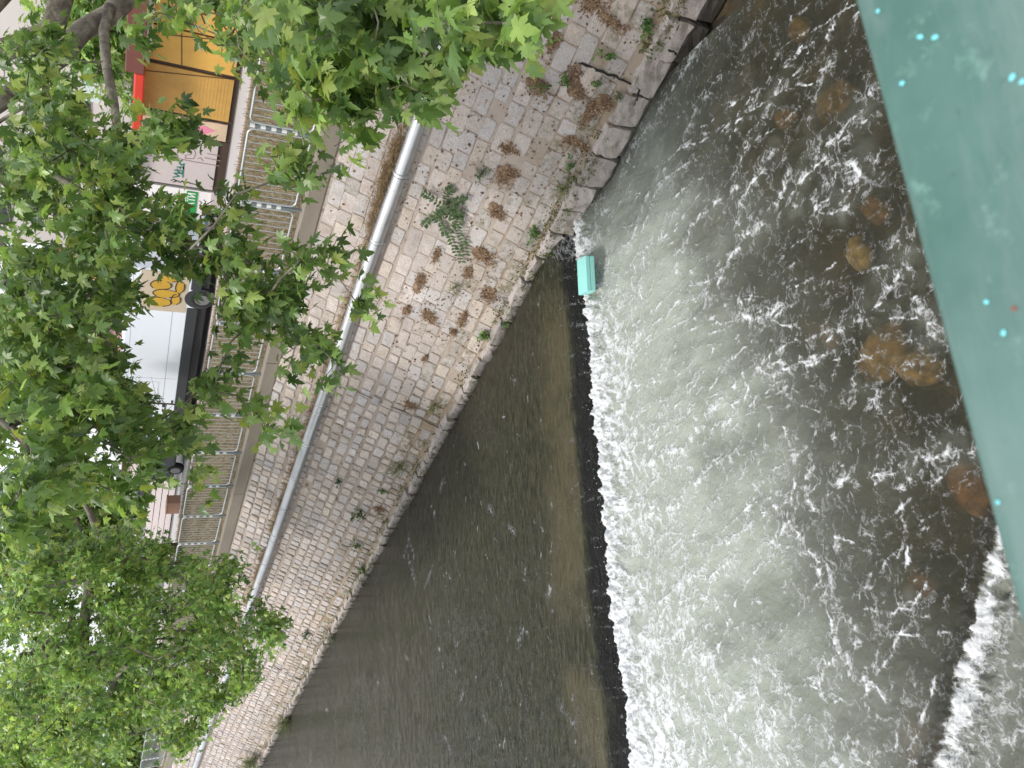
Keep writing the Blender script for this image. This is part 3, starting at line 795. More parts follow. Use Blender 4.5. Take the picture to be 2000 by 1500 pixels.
# ================================================================== VERGE, STREET
ZF = HC - 2.6                      # ground at the fence
ZS = HC - 2.35                     # street
def verge_mat():
    t = NT('verge_soil'); co = t.coord()
    g = t.noise(t.mapping(co, (3, 1, 1)), 5, 6, 0.7); g2 = t.noise(co, 0.8, 4)
    c = t.ramp(g, [(0.3, (0.06, 0.045, 0.028)), (0.5, (0.15, 0.115, 0.07)), (0.7, (0.30, 0.24, 0.14))])
    c = t.mix(t.ramp(g2, [(0.45, 0.0), (0.7, 0.5)]), c, (0.10, 0.10, 0.045))
    t.set(base=c, rough=0.95, normal=t.bump(g, 0.8, 0.05)); return t.m
xs = np.arange(-90, 14, 0.4); ys = np.concatenate([[WY + 0.22], np.arange(10.95, 17.46, 0.25)])
A, B = np.meshgrid(xs, ys, indexing='ij')
Zv = np.interp(B, [10.88, 12, 17.4], [ZF - 0.015, ZF + 0.06, ZS - 0.02]) + 0.035 * fbm(A * 0.8, B * 0.8, 4, 301) * sstep(10.9, 11.6, B)
tag(grid_obj('ground', A, B, Zv, verge_mat(), {}), kind='structure')
# dry grass
def blades(n, fx, fy, fz, hmin, hmax, cols, wd=0.006, lean=0.5):
    V = np.zeros((n, 5, 3)); 
    x = fx(n); y = fy(n); z = fz(x, y)
    h = RNG.uniform(hmin, hmax, n); a = RNG.uniform(0, 2 * PI, n); ln = RNG.uniform(0.1, lean, n) * h
    dx, dy = np.cos(a), np.sin(a); b = RNG.uniform(0, 2 * PI, n); wx, wy = np.cos(b) * wd, np.sin(b) * wd
    P = np.stack([x, y, z], 1)
    V[:, 0] = P + np.stack([-wx, -wy, 0 * x], 1); V[:, 1] = P + np.stack([wx, wy, 0 * x], 1)
    m = P + np.stack([dx * ln * .35, dy * ln * .35, h * .6], 1)
    V[:, 2] = m + np.stack([wx * .8, wy * .8, 0 * x], 1); V[:, 3] = m + np.stack([-wx * .8, -wy * .8, 0 * x], 1)
    V[:, 4] = P + np.stack([dx * ln, dy * ln, h * (1 - 0.25 * ln / h)], 1)
    base = np.arange(n) * 5
    F = [tuple(r) for r in np.stack([base, base + 1, base + 2, base + 3], 1)] + [tuple(r) for r in np.stack([base + 3, base + 2, base + 4], 1)]
    ci = RNG.integers(0, len(cols), n); col = np.repeat(np.array(cols)[ci] * RNG.uniform(.75, 1.2, (n, 1)), 5, axis=0)
    return V.reshape(-1, 3), F, col
def attr_mat(name, rough=0.8, trans=0.0):
    t = NT(name); c = t.attr('col', 'Color'); t.set(base=c, rough=rough)
    if trans:
        tb = t.N.new('ShaderNodeBsdfTranslucent'); t.l(c, tb.inputs[0]); ms = t.N.new('ShaderNodeMixShader'); ms.inputs[0].default_value = trans
        t.l(t.b.outputs[0], ms.inputs[1]); t.l(tb.outputs[0], ms.inputs[2]); t.l(ms.outputs[0], t.out.inputs['Surface'])
    return t.m
M_BLADE = attr_mat('dry_blade', 0.85, 0.2)
zg = lambda x, y: np.interp(y, [10.88, 12, 17.4], [ZF - 0.02, ZF + 0.05, ZS - 0.03])
DRY = [(.34, .27, .16), (.26, .19, .11), (.42, .35, .22), (.18, .13, .075), (.20, .19, .08)]
V, F, col = blades(26000, lambda n: -6 - 34 * RNG.random(n) ** 1.3, lambda n: 10.95 + 6.4 * RNG.random(n), zg, 0.06, 0.22, DRY, 0.007, 0.8)
tag(mesh_obj('dry_grass', V, F, M_BLADE, attrs={'col': col}), kind='stuff', label='dry brown grass covering the verge behind the metal fence')
# street, pavement and kerb
def street_mat(name, a, b):
    t = NT(name); co = t.coord(); g = t.noise(co, 25, 6, 0.7); g2 = t.noise(co, 0.6, 4)
    t.set(base=t.mix(t.math('MULTIPLY_ADD', g, 0.5, t.math('MULTIPLY', g2, 0.5)), a, b), rough=0.9, normal=t.bump(g, 0.3, 0.01)); return t.m
mb = MB(); mb.box(-400, 300, 17.62, 500, ZS - 0.4, ZS - 0.012); tag(mb.build('road', street_mat('asphalt', (0.10, 0.10, 0.10), (0.18, 0.175, 0.17))), kind='structure')
mb = MB(); mb.box(-90, 14, 17.60, 19.4, ZS - 0.3, ZS); tag(mb.build('pavement', street_mat('paving', (0.34, 0.33, 0.33), (0.46, 0.45, 0.45))), kind='structure')
mb = MB()
x = 14
while x > -80:
    mb.box(x - 0.99, x, 17.44, 17.60, ZS - 0.25, ZS + 0.03); x -= 1.0
tag(mb.build('kerb', street_mat('kerb_stone', (0.40, 0.33, 0.30), (0.52, 0.44, 0.41)), bevel=0.01), kind='structure')

# ================================================================== FENCE
M_FENCE = plain('fence_steel', (0.46, 0.48, 0.48), 0.38, 0.55, 0.1, 5)
M_POSTG = plain('post_grey', (0.17, 0.20, 0.21), 0.5, 0.2)
M_WHITEB = plain('reflective_band', (0.74, 0.74, 0.70), 0.5)
FY = 10.80
fence = empty('metal_fence', (0, 0, 0))
tag(fence, 'grey tubular metal fence of rounded barred panels between banded posts on the embankment', 'fence')
PSP = 1.5; px0 = -7.17
post0 = None; panel0 = None
def tubeframe(w_, z0, z1, r):
    c = 0.10; P = []
    for (cx, cz, a0) in ((w_ - c, z1 - c, 0), (c, z1 - c, 90), (c, z0 + c, 180), (w_ - c, z0 + c, 270)):
        for k in range(6):
            a = math.radians(a0 + 90 * k / 5); P.append((cx + c * math.cos(a), 0, cz + c * math.sin(a)))
    P.append(P[0]); P.append(P[1])
    m = MB(); m.tube(P, r, 8, cap=False); return m
for i in range(-3, 24):
    x = px0 - PSP * i
    if post0 is None:
        m = MB(); m.tube([(0, 0, 0), (0, 0, 1.10)], 0.030, 10); post0 = m.build('post', M_POSTG, fence)
        for z in (0.36, 0.52, 0.68, 0.84, 1.00):
            m = MB(); m.tube([(0, 0, z), (0, 0, z + 0.075)], 0.0325, 10); m.build('reflective_band', M_WHITEB, post0)
        for z in (0.42, 0.93):
            for s in (-1, 1):
                m = MB(); m.box(min(s * .03, s * .055), max(s * .03, s * .055), -.012, .012, z - .012, z + .012); m.build('bracket', M_FENCE, post0)
        pc = post0
        post0.location = (x, FY, ZF)
        m = tubeframe(PSP - 0.11, 0.13, 1.08, 0.019); panel0 = m.build('panel_frame', M_FENCE, fence, smooth=True)
        m = MB(); nb = 11
        for k in range(1, nb):
            xx = (PSP - 0.11) * k / nb; m.tube([(xx, 0, 0.145), (xx, 0, 1.065)], 0.008, 6)
        m.build('bars', M_FENCE, panel0)
        panel0.location = (x - PSP + 0.055, FY, ZF)
    else:
        o = post0.copy(); C.objects.link(o); o.parent = fence; o.location = (x, FY, ZF)
        for ch in post0.children:
            c2 = ch.copy(); C.objects.link(c2); c2.parent = o
        o = panel0.copy(); C.objects.link(o); o.parent = fence; o.location = (x - PSP + 0.055, FY, ZF)
        for ch in panel0.children:
            c2 = ch.copy(); C.objects.link(c2); c2.parent = o

# ================================================================== TURQUOISE BOX on the weir
bx = empty('foam_box')
M_TURQ = plain('turquoise_foam', (0.30, 0.69, 0.635), 0.6, 0, 0.04, 8, 0.1)
rzb = math.atan2(-.835, -.55); Lb = .54
bx.location = (-6.62, 7.70, -0.155); bx.rotation_euler = (math.radians(9), math.radians(3), rzb)
tag(bx, 'turquoise plastic foam box wedged on the edge of the weir beside white water', 'box')
m = MB(); m.box(-Lb / 2, Lb / 2, -.165, .165, 0, .075); m.build('body', M_TURQ, bx, bevel=.012)
m = MB(); m.box(-Lb / 2 - .003, Lb / 2 + .003, -.168, .168, .077, .15); m.build('lid', M_TURQ, bx, bevel=.012)
# ================================================================== BRIDGE with green rail
BD = np.array([-0.362, -0.932]); BNV = np.array([0.932, -0.362])       # along, and away from the river view (towards the camera side)
def teal_mat():
    t = NT('teal_paint'); co = t.coord()
    f = t.noise(co, 9, 6, 0.65); f2 = t.noise(co, 34, 5, 0.7); f3 = t.noise(co, 2.4, 3, 0.5)
    c = t.mix(t.ramp(f, [(0.35, 0.0), (0.65, 1.0)]), (0.042, 0.116, 0.094), (0.072, 0.158, 0.134))
    c = t.mix(t.ramp(f2, [(0.58, 0.0), (0.72, 0.6)]), c, (0.18, 0.33, 0.28))
    c = t.mix(t.ramp(f3, [(0.50, 0.0), (0.72, 0.55)]), c, (0.20, 0.29, 0.28))
    f4 = t.noise(t.mapping(co, (0.5, 2.2, 1)), 6, 6, 0.7)
    c = t.mix(t.ramp(f4, [(0.46, 0.0), (0.66, 0.7)]), c, (0.15, 0.215, 0.20))
    c = t.mix(t.ramp(t.noise(co, 70, 4, 0.6), [(0.66, 0.0), (0.74, 0.6)]), c, (0.05, 0.10, 0.085))
    t.set(base=c, rough=t.math('MULTIPLY_ADD', f, 0.25, 0.42), normal=t.bump(f2, 0.15, 0.003)); return t.m
M_TEAL = teal_mat()
ZR = HC - 0.46
rail_d = -0.62 * 0.46
bro = math.atan2(BD[1], BD[0])
bridge = empty('bridge', (BNV[0] * rail_d, BNV[1] * rail_d, 0), bro)
# local x runs along the bridge (towards -x,-y world), local +y = left of it = BNV side? check sign
ly = np.array([-math.sin(bro), math.cos(bro)]); SG = 1 if ly @ BNV > 0 else -1
tag(bridge, 'bridge edge with a weathered teal painted steel handrail close to the camera', 'bridge')
m = MB(); m.box(-12, 12, min(0, SG * .24), max(0, SG * .24), ZR - .07, ZR); rail_o = m.build('handrail', M_TEAL, bridge, bevel=.010, seg=3)
M_CHIP = plain('chipped_paint', (0.18, 0.62, 0.68), 0.5); M_RUST = plain('rust_spot', (0.22, 0.09, 0.07), 0.8)
def chip(px, py, r, mat, el=1.0, ang=0):
    P = at_z(px, py, ZR)
    V = []; n = 9
    for k in range(n):
        a = 2 * PI * k / n; rr = r * random.uniform(.75, 1.2)
        u = rr * math.cos(a) * el; v = rr * math.sin(a)
        V.append((u * math.cos(ang) - v * math.sin(ang), u * math.sin(ang) + v * math.cos(ang), 0))
    mm = MB(); mm.add(V + [(0, 0, .0006)], [(k, (k + 1) % n, n) for k in range(n)])
    o = mm.build('paint_chip', mat, rail_o)
    loc = Matrix.Translation(bridge.location) @ Matrix.Rotation(bro, 4, 'Z')
    o.location = loc.inverted() @ Vector((P[0], P[1], ZR + 0.0008))
for (px, py, r, el) in [(1798, 73, .0017, 1.4), (1828, 73, .0018, 1.5), (1763, 163, .0018, 1.3), (1978, 151, .0022, 1.0), (1928, 590, .0018, 1), (1961, 650, .0018, 1), (1950, 980, .0014, 1), (1716, 22, .0014, 1.3), (1998, 160, .002, 1)]:
    chip(px, py, r, M_CHIP, el, .8)
chip(1981, 603, .0017, M_RUST)
for k in range(-7, 8):
    m = MB(); m.box(k * 1.6 - .025, k * 1.6 + .025, min(SG * .10, SG * .15), max(SG * .10, SG * .15), ZR - 1.05, ZR - .072); m.build('rail_post', M_TEAL, bridge)
m = MB(); m.box(-14, 14, min(SG * .02, SG * 9), max(SG * .02, SG * 9), ZR - 1.65, ZR - 1.052); m.build('deck', M_CON, bridge)

# ================================================================== LEAVES AND TREES
def leaf_shape(detail=True):
    # palmate plane-tree leaf in local x (width), y (towards tip); base at origin
    if detail:
        half = [(0.0, 0.0), (0.10, -0.07), (0.30, -0.13), (0.33, -0.05), (0.53, -0.02), (0.40, 0.09), (0.27, 0.16), (0.42, 0.22), (0.47, 0.33), (0.64, 0.54), (0.44, 0.47), (0.36, 0.50), (0.16, 0.36), (0.27, 0.58), (0.19, 0.66), (0.15, 0.84), (0.0, 1.08)]
    else:
        half = [(0.0, 0.0), (0.30, -0.12), (0.52, 0.0), (0.28, 0.17), (0.62, 0.54), (0.17, 0.38), (0.25, 0.62), (0.0, 1.06)]
    pts = half + [(-x, y) for (x, y) in half[-2:0:-1]]
    P = np.array([(x, y, -0.22 * abs(x) ** 1.3 - 0.18 * max(0, y - .3) ** 2) for x, y in pts])
    ctr = np.array([[0, 0.28, 0.03]])
    n = len(pts)
    V = np.concatenate([P, ctr]); F = np.array([(k, (k + 1) % n, n) for k in range(n)])
    return V, F
LEAF_D = leaf_shape(True); LEAF_S = leaf_shape(False)
def leaf_mat(name, trans=0.42):
    t = NT(name); c = t.attr('col', 'Color')
    co = t.coord(); f = t.noise(co, 18, 3)
    c = t.mix(f, c, t.mix(0.5, c, (0.06, 0.12, 0.02)))
    t.set(base=c, rough=0.36, spec=0.5)
    hs = t.N.new('ShaderNodeHueSaturation'); hs.inputs['Value'].default_value = 1.45; hs.inputs['Saturation'].default_value = 1.1; hs.inputs['Hue'].default_value = 0.485
    t.l(c, hs.inputs['Color'])
    tb = t.N.new('ShaderNodeBsdfTranslucent'); t.l(hs.outputs[0], tb.inputs[0]); ms = t.N.new('ShaderNodeMixShader'); ms.inputs[0].default_value = trans
    t.l(t.b.outputs[0], ms.inputs[1]); t.l(tb.outputs[0], ms.inputs[2]); t.l(ms.outputs[0], t.out.inputs['Surface'])
    return t.m
M_LEAF = leaf_mat('plane_leaf')
def bark_mat():
    t = NT('plane_bark'); co = t.coord()
    g = t.noise(co, 5, 5, 0.6, 0.5); g2 = t.noise(co, 26, 5, 0.7)
    c = t.ramp(g, [(0.38, (0.10, 0.085, 0.065)), (0.5, (0.19, 0.17, 0.13)), (0.62, (0.34, 0.31, 0.25))])
    c = t.mix(t.math('MULTIPLY', g2, 0.4), c, (0.05, 0.042, 0.032))
    t.set(base=c, rough=0.9, normal=t.bump(t.math('ADD', g, g2), 0.5, 0.03)); return t.m
M_BARK = bark_mat()
GREENS = np.array([(.105, .185, .048), (.145, .24, .060), (.215, .325, .090), (.07, .13, .038), (.30, .39, .125)])
def make_leaves(tips, size, shape, col_shift=1.0, droop=0.6, young=0.08, tw=None):
    """tips: (n,3) leaf base points with outward directions (n,3)"""
    P, D = tips
    n = len(P)
    LV, LF = shape
    s = size * RNG.uniform(0.65, 1.25, n)
    y = D * 0.7 + RNG.normal(0, 0.42, (n, 3)); y[:, 2] -= droop
    y /= np.linalg.norm(y, axis=1, keepdims=True)
    up = np.tile(np.array([0, 0, 1.0]), (n, 1)) + RNG.normal(0, 0.42, (n, 3)) + D * 0.3
    nrm = up - y * np.sum(up * y, axis=1, keepdims=True); nrm /= np.linalg.norm(nrm, axis=1, keepdims=True) + 1e-9
    x = np.cross(y, nrm)
    V = P[:, None, :] + s[:, None, None] * (LV[None, :, 0:1] * x[:, None, :] + LV[None, :, 1:2] * y[:, None, :] + LV[None, :, 2:3] * nrm[:, None, :])
    k = len(LV)
    F = (LF[None] + (np.arange(n) * k)[:, None, None]).reshape(-1, 3)
    ci = RNG.choice(len(GREENS), n, p=[.28, .28, .2, .14, .10])
    c = GREENS[ci] * RNG.uniform(0.75, 1.38, (n, 1)) * col_shift * 1.06
    if tw is not None: c = c * tw[:, None] ** np.array([[1.15, 1.0, 0.9]])
    yo = RNG.random(n) < young
    c[yo] = np.array([.30, .37, .085]) * RNG.uniform(.8, 1.15, (yo.sum(), 1))
    s[yo] *= .8
    return V.reshape(-1, 3), F, np.repeat(c, k, axis=0)
def tree(name, label, cat, root_path, root_r, clusters, leaf, shape, leaves_per, spread, limbs=(), col_shift=1.0, tip_r=0.0035, young=0.08, droop=0.6):
    """root_path: trunk polyline; limbs: extra [(points, radii)]; clusters: (n,3) twig ends"""
    e = empty(name, root_path[0]); tag(e, label, cat, 'plane trees on the embankment')
    off = Vector(root_path[0])
    tm = MB(); tm.tube([Vector(p) - off for p in root_path], root_r, 12)
    for pts, rad in limbs: tm.tube([Vector(p) - off for p in pts], rad, 9)
    nodes = [np.array(p) for p in root_path[len(root_path) // 2:]]
    par = [-1] * len(nodes)
    rootn = len(nodes)
    for pts, rad in limbs:
        for p in pts[1:]: nodes.append(np.array(p)); par.append(-1)
    nfix = len(nodes)
    top = np.array(root_path[-1])
    order = np.argsort(np.min(np.stack([np.linalg.norm(clusters - p, axis=1) for p in nodes]), axis=0))
    cnt = {}
    twigs = []
    for ci in order:
        c = clusters[ci]
        NA = np.array(nodes)
        d = np.linalg.norm(NA - c, axis=1) + 0.25 * np.maximum(0, c[2] - NA[:, 2] - 0.5) * 0 
        j = int(np.argmin(d))
        p = nodes[j]
        L = d[j]
        if L > 0.9:      # bring in an intermediate node so that branches stay branch-like
            m_ = int(L // 0.7)
            prev = j
            for q in range(1, m_ + 1):
                s = q / (m_ + 1)
                mid = p + (c - p) * s + RNG.normal(0, 0.05 * L ** .5, 3); mid[2] += 0.10 * L * math.sin(PI * s)
                nodes.append(mid); par.append(prev); prev = len(nodes) - 1
            j = prev
        nodes.append(c.copy()); par.append(j); twigs.append(len(nodes) - 1)
    n = len(nodes); w_ = [0] * n
    for i in twigs:
        k = i
        while k >= 0: w_[k] += 1; k = par[k]
    bm2 = tm
    for i in range(nfix, n):
        j = par[i]
        if j < 0: continue
        r1 = tip_r * (max(1, w_[i]) ** 0.5) ; r0 = tip_r * (max(1, w_[i]) ** 0.5) * 1.2
        a = nodes[j]; b = nodes[i]; mid = (a + b) / 2 + RNG.normal(0, 0.03, 3)
        bm2.tube([a - np.array(off), mid - np.array(off), b - np.array(off)], [min(r0, .06), min(r1 * 1.1, .055), min(r1, .05)], 5, cap=False)
    tm.build('trunk', M_BARK, e, smooth=True)
    # leaves along the last stretch of every twig
    P = []; D = []; TW = []
    for i in twigs:
        j = par[i]; a = nodes[j]; b = nodes[i]; d = b - a; L = np.linalg.norm(d) + 1e-6; d = d / L
        k = max(3, int(RNG.normal(leaves_per, leaves_per * .25)))
        tf = RNG.choice([0.62, 0.85, 1.05, 1.4], p=[.25, .3, .25, .2])
        for q in range(k):
            TW.append(tf); s = RNG.random() ** 0.6
            base = b - d * min(L, spread * 1.4) * (1 - s)
            P.append(base + RNG.normal(0, spread * .33, 3) * np.array([1, 1, .8]) - np.array([0, 0, spread * .25 * RNG.random()])); o2 = RNG.normal(0, 1, 3); o2[2] *= .4; o2 /= np.linalg.norm(o2)
            D.append(o2 * .8 + d * .4)
    V, F, col = make_leaves((np.array(P), np.array(D)), leaf, shape, col_shift, droop, young, np.array(TW))
    mesh_obj('crown', V - np.array(off), [tuple(f) for f in F], M_LEAF, e, False, {'col': col})
    return e
def region_clusters(regs, gaps):
    out = []
    for (cx, cy, rx, ry, d0, d1, n) in regs:
        k = 0; tries = 0
        while k < n and tries < n * 20:
            tries += 1
            a = random.uniform(0, 2 * PI); r = math.sqrt(random.random())
            px, py = cx + rx * r * math.cos(a), cy + ry * r * math.sin(a)
            if any(((px - gx) / grx) ** 2 + ((py - gy) / gry) ** 2 < 1 and random.random() < gp for gx, gy, grx, gry, gp in gaps): continue
            P = at_d(px, py, random.uniform(d0, d1))
            if P[1] > 9 and P[2] < ZF + 0.6: continue
            out.append(P); k += 1
    return np.array(out)
GAPS = [(330, 665, 95, 70, .93), (360, 120, 95, 110, .55), (318, 765, 62, 75, .78), (400, 405, 42, 40, .75), (370, 185, 85, 60, .7), (345, 335, 70, 62, .75), (330, 945, 35, 55, .85), (180, 160, 50, 60, .8), (470, 210, 60, 60, .6), (285, 1455, 35, 40, .6), (340, 1040, 30, 40, .7), (22, 1260, 20, 40, .9), (225, 640, 22, 40, .7), (420, 740, 40, 50, .5), (480, 330, 45, 80, .55), (430, 900, 40, 60, .7), (330, 580, 45, 40, .25)]
# near tree: trunk just outside the frame, limbs over the water
regsA = [(700, 0, 230, 95, 4.6, 6.2, 62), (640, 130, 110, 80, 5.0, 6.4, 24), (650, 220, 55, 70, 5.2, 6.2, 9), (790, 135, 60, 65, 4.8, 5.8, 11), (840, 215, 20, 20, 5, 5.4, 1), (930, 25, 105, 55, 3.7, 4.6, 17), (560, 30, 110, 60, 6, 7.5, 16),
         (400, 60, 110, 80, 7.0, 9.0, 9), (340, 215, 90, 60, 7.0, 8.5, 7), (440, 130, 60, 60, 7.5, 8.5, 4), (60, 60, 80, 80, 9, 12, 14), (560, 320, 60, 60, 6.2, 7.2, 7), (300, 60, 60, 80, 8, 9, 4), (540, 140, 60, 60, 6.5, 7.5, 7)]
cA = region_clusters(regsA, GAPS)
tA0 = Vector((-5.6, 13.2, ZF))
trunkA = [tA0, tA0 + Vector((.05, -.1, 1.3)), tA0 + Vector((0, -.25, 2.4)), tA0 + Vector((-.1, -.5, 3.6)), tA0 + Vector((-.2, -.6, 5.2)), tA0 + Vector((-.2, -1.0, 7.0))]
def D(px, py, d): return Vector(at_d(px, py, d))
limbsA = [([tA0 + Vector((0, -.2, 2.2)), D(265, -20, 13.6), D(215, 30, 13.4), D(160, 60, 13.2), D(120, 110, 13.0), D(60, 155, 12.8), D(0, 200, 12.6), D(-60, 240, 12.4)], [.17, .15, .145, .14, .13, .125, .115, .10]),
          ([tA0 + Vector((0, -.3, 3.2)), D(120, -10, 13.8), D(105, 55, 13.8), D(50, 85, 13.8), D(0, 100, 13.8), D(-60, 110, 13.8)], [.17, .16, .155, .155, .15, .15]),
          ([D(215, 15, 13.3), D(203, 60, 12.9), D(207, 120, 12.6), D(222, 200, 12.2), D(232, 270, 11.8), D(236, 330, 11.4)], [.075, .07, .065, .06, .05, .04]),
          ([tA0 + Vector((0, -.3, 3.0)), D(420, -160, 10.5), D(560, -150, 7.8), D(680, -100, 6.0), D(800, -60, 5.2)], [.14, .11, .09, .07, .04])]
# middle tree
regsB = [(90, 400, 130, 190, 7.5, 11, 58), (240, 420, 120, 150, 7.2, 10, 40), (400, 470, 110, 110, 7.0, 8.8, 22), (560, 560, 95, 100, 6.8, 8.2, 15), (705, 590, 28, 28, 7.0, 7.4, 3), (655, 500, 40, 40, 7, 7.6, 3), (120, 640, 150, 150, 7.5, 11, 66), (80, 830, 120, 150, 7.0, 10, 66), (20, 620, 60, 200, 8, 12, 34), (150, 760, 90, 70, 8, 10, 16), (290, 840, 90, 110, 7.5, 10, 26),
         (430, 690, 75, 110, 7.4, 9.0, 13), (520, 810, 30, 40, 7.4, 8.2, 4), (600, 690, 60, 55, 7, 8, 7), (640, 755, 20, 20, 7, 7.4, 1), (240, 950, 80, 60, 8, 10, 10), (400, 965, 30, 20, 9, 10, 2), (40, 960, 50, 110, 6.8, 8.5, 18), (170, 270, 100, 70, 8, 11, 18), (60, 200, 70, 70, 8.5, 11, 14), (40, 330, 60, 120, 8, 12, 22), (480, 620, 70, 60, 7.4, 8.6, 9)]
cB = region_clusters(regsB, GAPS)
tB0 = tA0
limbsB = [([trunkA[3], D(-120, 120, 12.5), D(-110, 300, 11.0), D(-60, 420, 10.0), D(40, 520, 9.2), D(140, 600, 8.8), D(230, 690, 8.6)], [.15, .13, .10, .07, .045, .03, .015]),
          ([D(-110, 300, 11), D(-140, 500, 10.4), D(-100, 700, 9.6), D(-20, 800, 8.8), D(60, 880, 8.4)], [.10, .08, .05, .035, .02]),
          ([D(-120, 120, 12.5), D(-20, 250, 10.8), D(90, 330, 9.6), D(200, 400, 8.8), D(330, 460, 8.2), D(430, 520, 7.8)], [.07, .05, .04, .03, .02, .012])]
tree('plane_tree', 'near plane tree with big lobed leaves hanging over the pipe, fence and white van', 'tree', trunkA, [.30, .27, .25, .23, .2, .15], np.concatenate([cA, cB]), .118, LEAF_D, 16, .30, limbsA + limbsB, 1.0, .0036, .09, .75)
# far tree
regsC = [(130, 1230, 150, 170, 14, 21, 190), (320, 1230, 110, 160, 14, 19, 100), (450, 1220, 75, 60, 13.5, 16, 24), (90, 1420, 130, 90, 17, 24, 100), (290, 1400, 120, 90, 16, 22, 85), (400, 1125, 60, 50, 14, 16, 14), (520, 1230, 40, 40, 13.5, 14.5, 7), (240, 1080, 110, 55, 14, 18, 40), (430, 1330, 60, 60, 16, 19, 26), (470, 1300, 30, 40, 15, 16, 6), (60, 1110, 60, 60, 14, 18, 25)]
cC = region_clusters(regsC, GAPS)
tC0 = Vector((-25.6, 12.6, ZF))
trunkC = [tC0, tC0 + Vector((.1, 0, 1.4)), tC0 + Vector((0, -.2, 2.8)), tC0 + Vector((-.3, -.4, 4.5)), tC0 + Vector((-.5, -.6, 6.5)), tC0 + Vector((-.5, -.6, 9))]
limbsC = [([trunkC[2], D(195, 1085, 18.6), D(175, 1150, 18.4), D(163, 1220, 18.2), D(165, 1290, 18), D(172, 1330, 18)], [.15, .12, .11, .10, .085, .04]),
          ([trunkC[2], D(205, 1070, 18.8), D(190, 1035, 18.8), D(175, 1000, 18.6), D(150, 960, 18.4)], [.13, .10, .085, .06, .02])]
tree('plane_tree', 'farther plane tree with a dense crown of small leaves drooping to the far fence', 'tree', trunkC, [.26, .22, .2, .17, .13, .08], cC, .094, LEAF_S, 46, .38, limbsC, 1.45, .006, .12, .45)
def bg_tree(px, py, dist, rad, n, label, leafs=0.35, shift=1.3, tr=1.0):
    ctr = at_d(px, py, dist)
    base = Vector((ctr[0], ctr[1], ZS)); e = empty('street_tree', base); tag(e, label, 'tree', 'trees beyond the street')
    tp = Vector((ctr[0], ctr[1], ctr[2])) - base
    m = MB(); m.tube([(0, 0, 0), (0.1, 0, tp.z * .5), (0, .1, tp.z)], [.22 * tr, .17 * tr, .08 * tr], 9)
    for k in range(7):
        a = k * .9; m.tube([(0, 0, tp.z * (.5 + .05 * k)), (math.cos(a) * rad * .35, math.sin(a) * rad * .35, tp.z * (.6 + .06 * k)), (math.cos(a) * rad * .75, math.sin(a) * rad * .75, tp.z * (.65 + .07 * k))], [.08 * tr, .05 * tr, .02 * tr], 6)
    m.build('trunk', M_BARK, e, smooth=True)
    P = RNG.normal(0, 1, (n, 3)); P /= np.linalg.norm(P, axis=1, keepdims=True); rr = RNG.random((n, 1)) ** .45
    lump = 0.75 + 0.35 * perlin(P[:, 0] * 2.2 + 5 + P[:, 2], P[:, 1] * 2.2 - P[:, 2], 400 + n)[:, None] * 2
    Q = P * rr * lump * np.array([rad, rad, rad * .85]) + np.array(tp)
    V, F, col = make_leaves((Q, P), leafs, LEAF_S, shift, .4, .15)
    mesh_obj('crown', V, [tuple(f) for f in F], M_LEAF, e, False, {'col': col})
bg_tree(190, 60, 33, 3.0, 1800, 'bright yellow green tree behind the yellow kiosk roof', .32, 1.6)
bg_tree(150, 1010, 48, 4.5, 2600, 'dense green tree far down the street behind the parked cars', .4, 1.0)
bg_tree(90, 700, 42, 4.0, 2000, 'green street tree rising above the white van', .4, 1.1)
bg_tree(20, 1085, 34, 4, 2600, 'green tree crown between the near leaves and the far plane tree', .3, 1.1)
bg_tree(60, 1440, 60, 7, 3600, 'large green tree at the far bend of the river', .5, 1.2)
bg_tree(260, 1490, 52, 4, 1800, 'dark green tree near the far end of the street', .4, .8)
bg_tree(250, 790, 27, 1.2, 900, 'small dark green bush in front of the white van bonnet', .16, .6, .15)

# ================================================================== KIOSKS, BUILDINGS
M_YEL = plain('yellow_panel', (0.62, 0.36, 0.075), 0.5, 0.0, 0.15, 3)
M_YEL2 = plain('yellow_shutter', (0.50, 0.29, 0.07), 0.55, 0.0, 0.35, 1.6)
M_RED = plain('red_awning', (0.55, 0.035, 0.015), 0.6)
M_MAR = plain('maroon_fascia', (0.15, 0.045, 0.035), 0.6)
M_WHITE = plain('white_wall', (0.74, 0.71, 0.70), 0.7, 0, 0.05)
M_PINKGREY = plain('grey_shutter', (0.50, 0.44, 0.43), 0.6, 0, 0.08)
M_BEIGE = plain('beige_panel', (0.56, 0.42, 0.29), 0.7, 0, 0.2, 3)
M_BLACK = plain('black_paint', (0.015, 0.015, 0.016), 0.6)
M_DKBR = plain('dark_brown', (0.06, 0.035, 0.025), 0.7)
M_GREEN = plain('sign_green', (0.02, 0.28, 0.06), 0.5)
M_TEALINK = plain('teal_ink', (0.01, 0.16, 0.12), 0.5)
M_BLUE = plain('blue_spray', (0.14, 0.30, 0.48), 0.6)
M_PINK = plain('pink_spray', (0.66, 0.22, 0.32), 0.6)
M_GLASS = plain('window_glass', (0.03, 0.035, 0.04), 0.1, 0.0, 0.3)
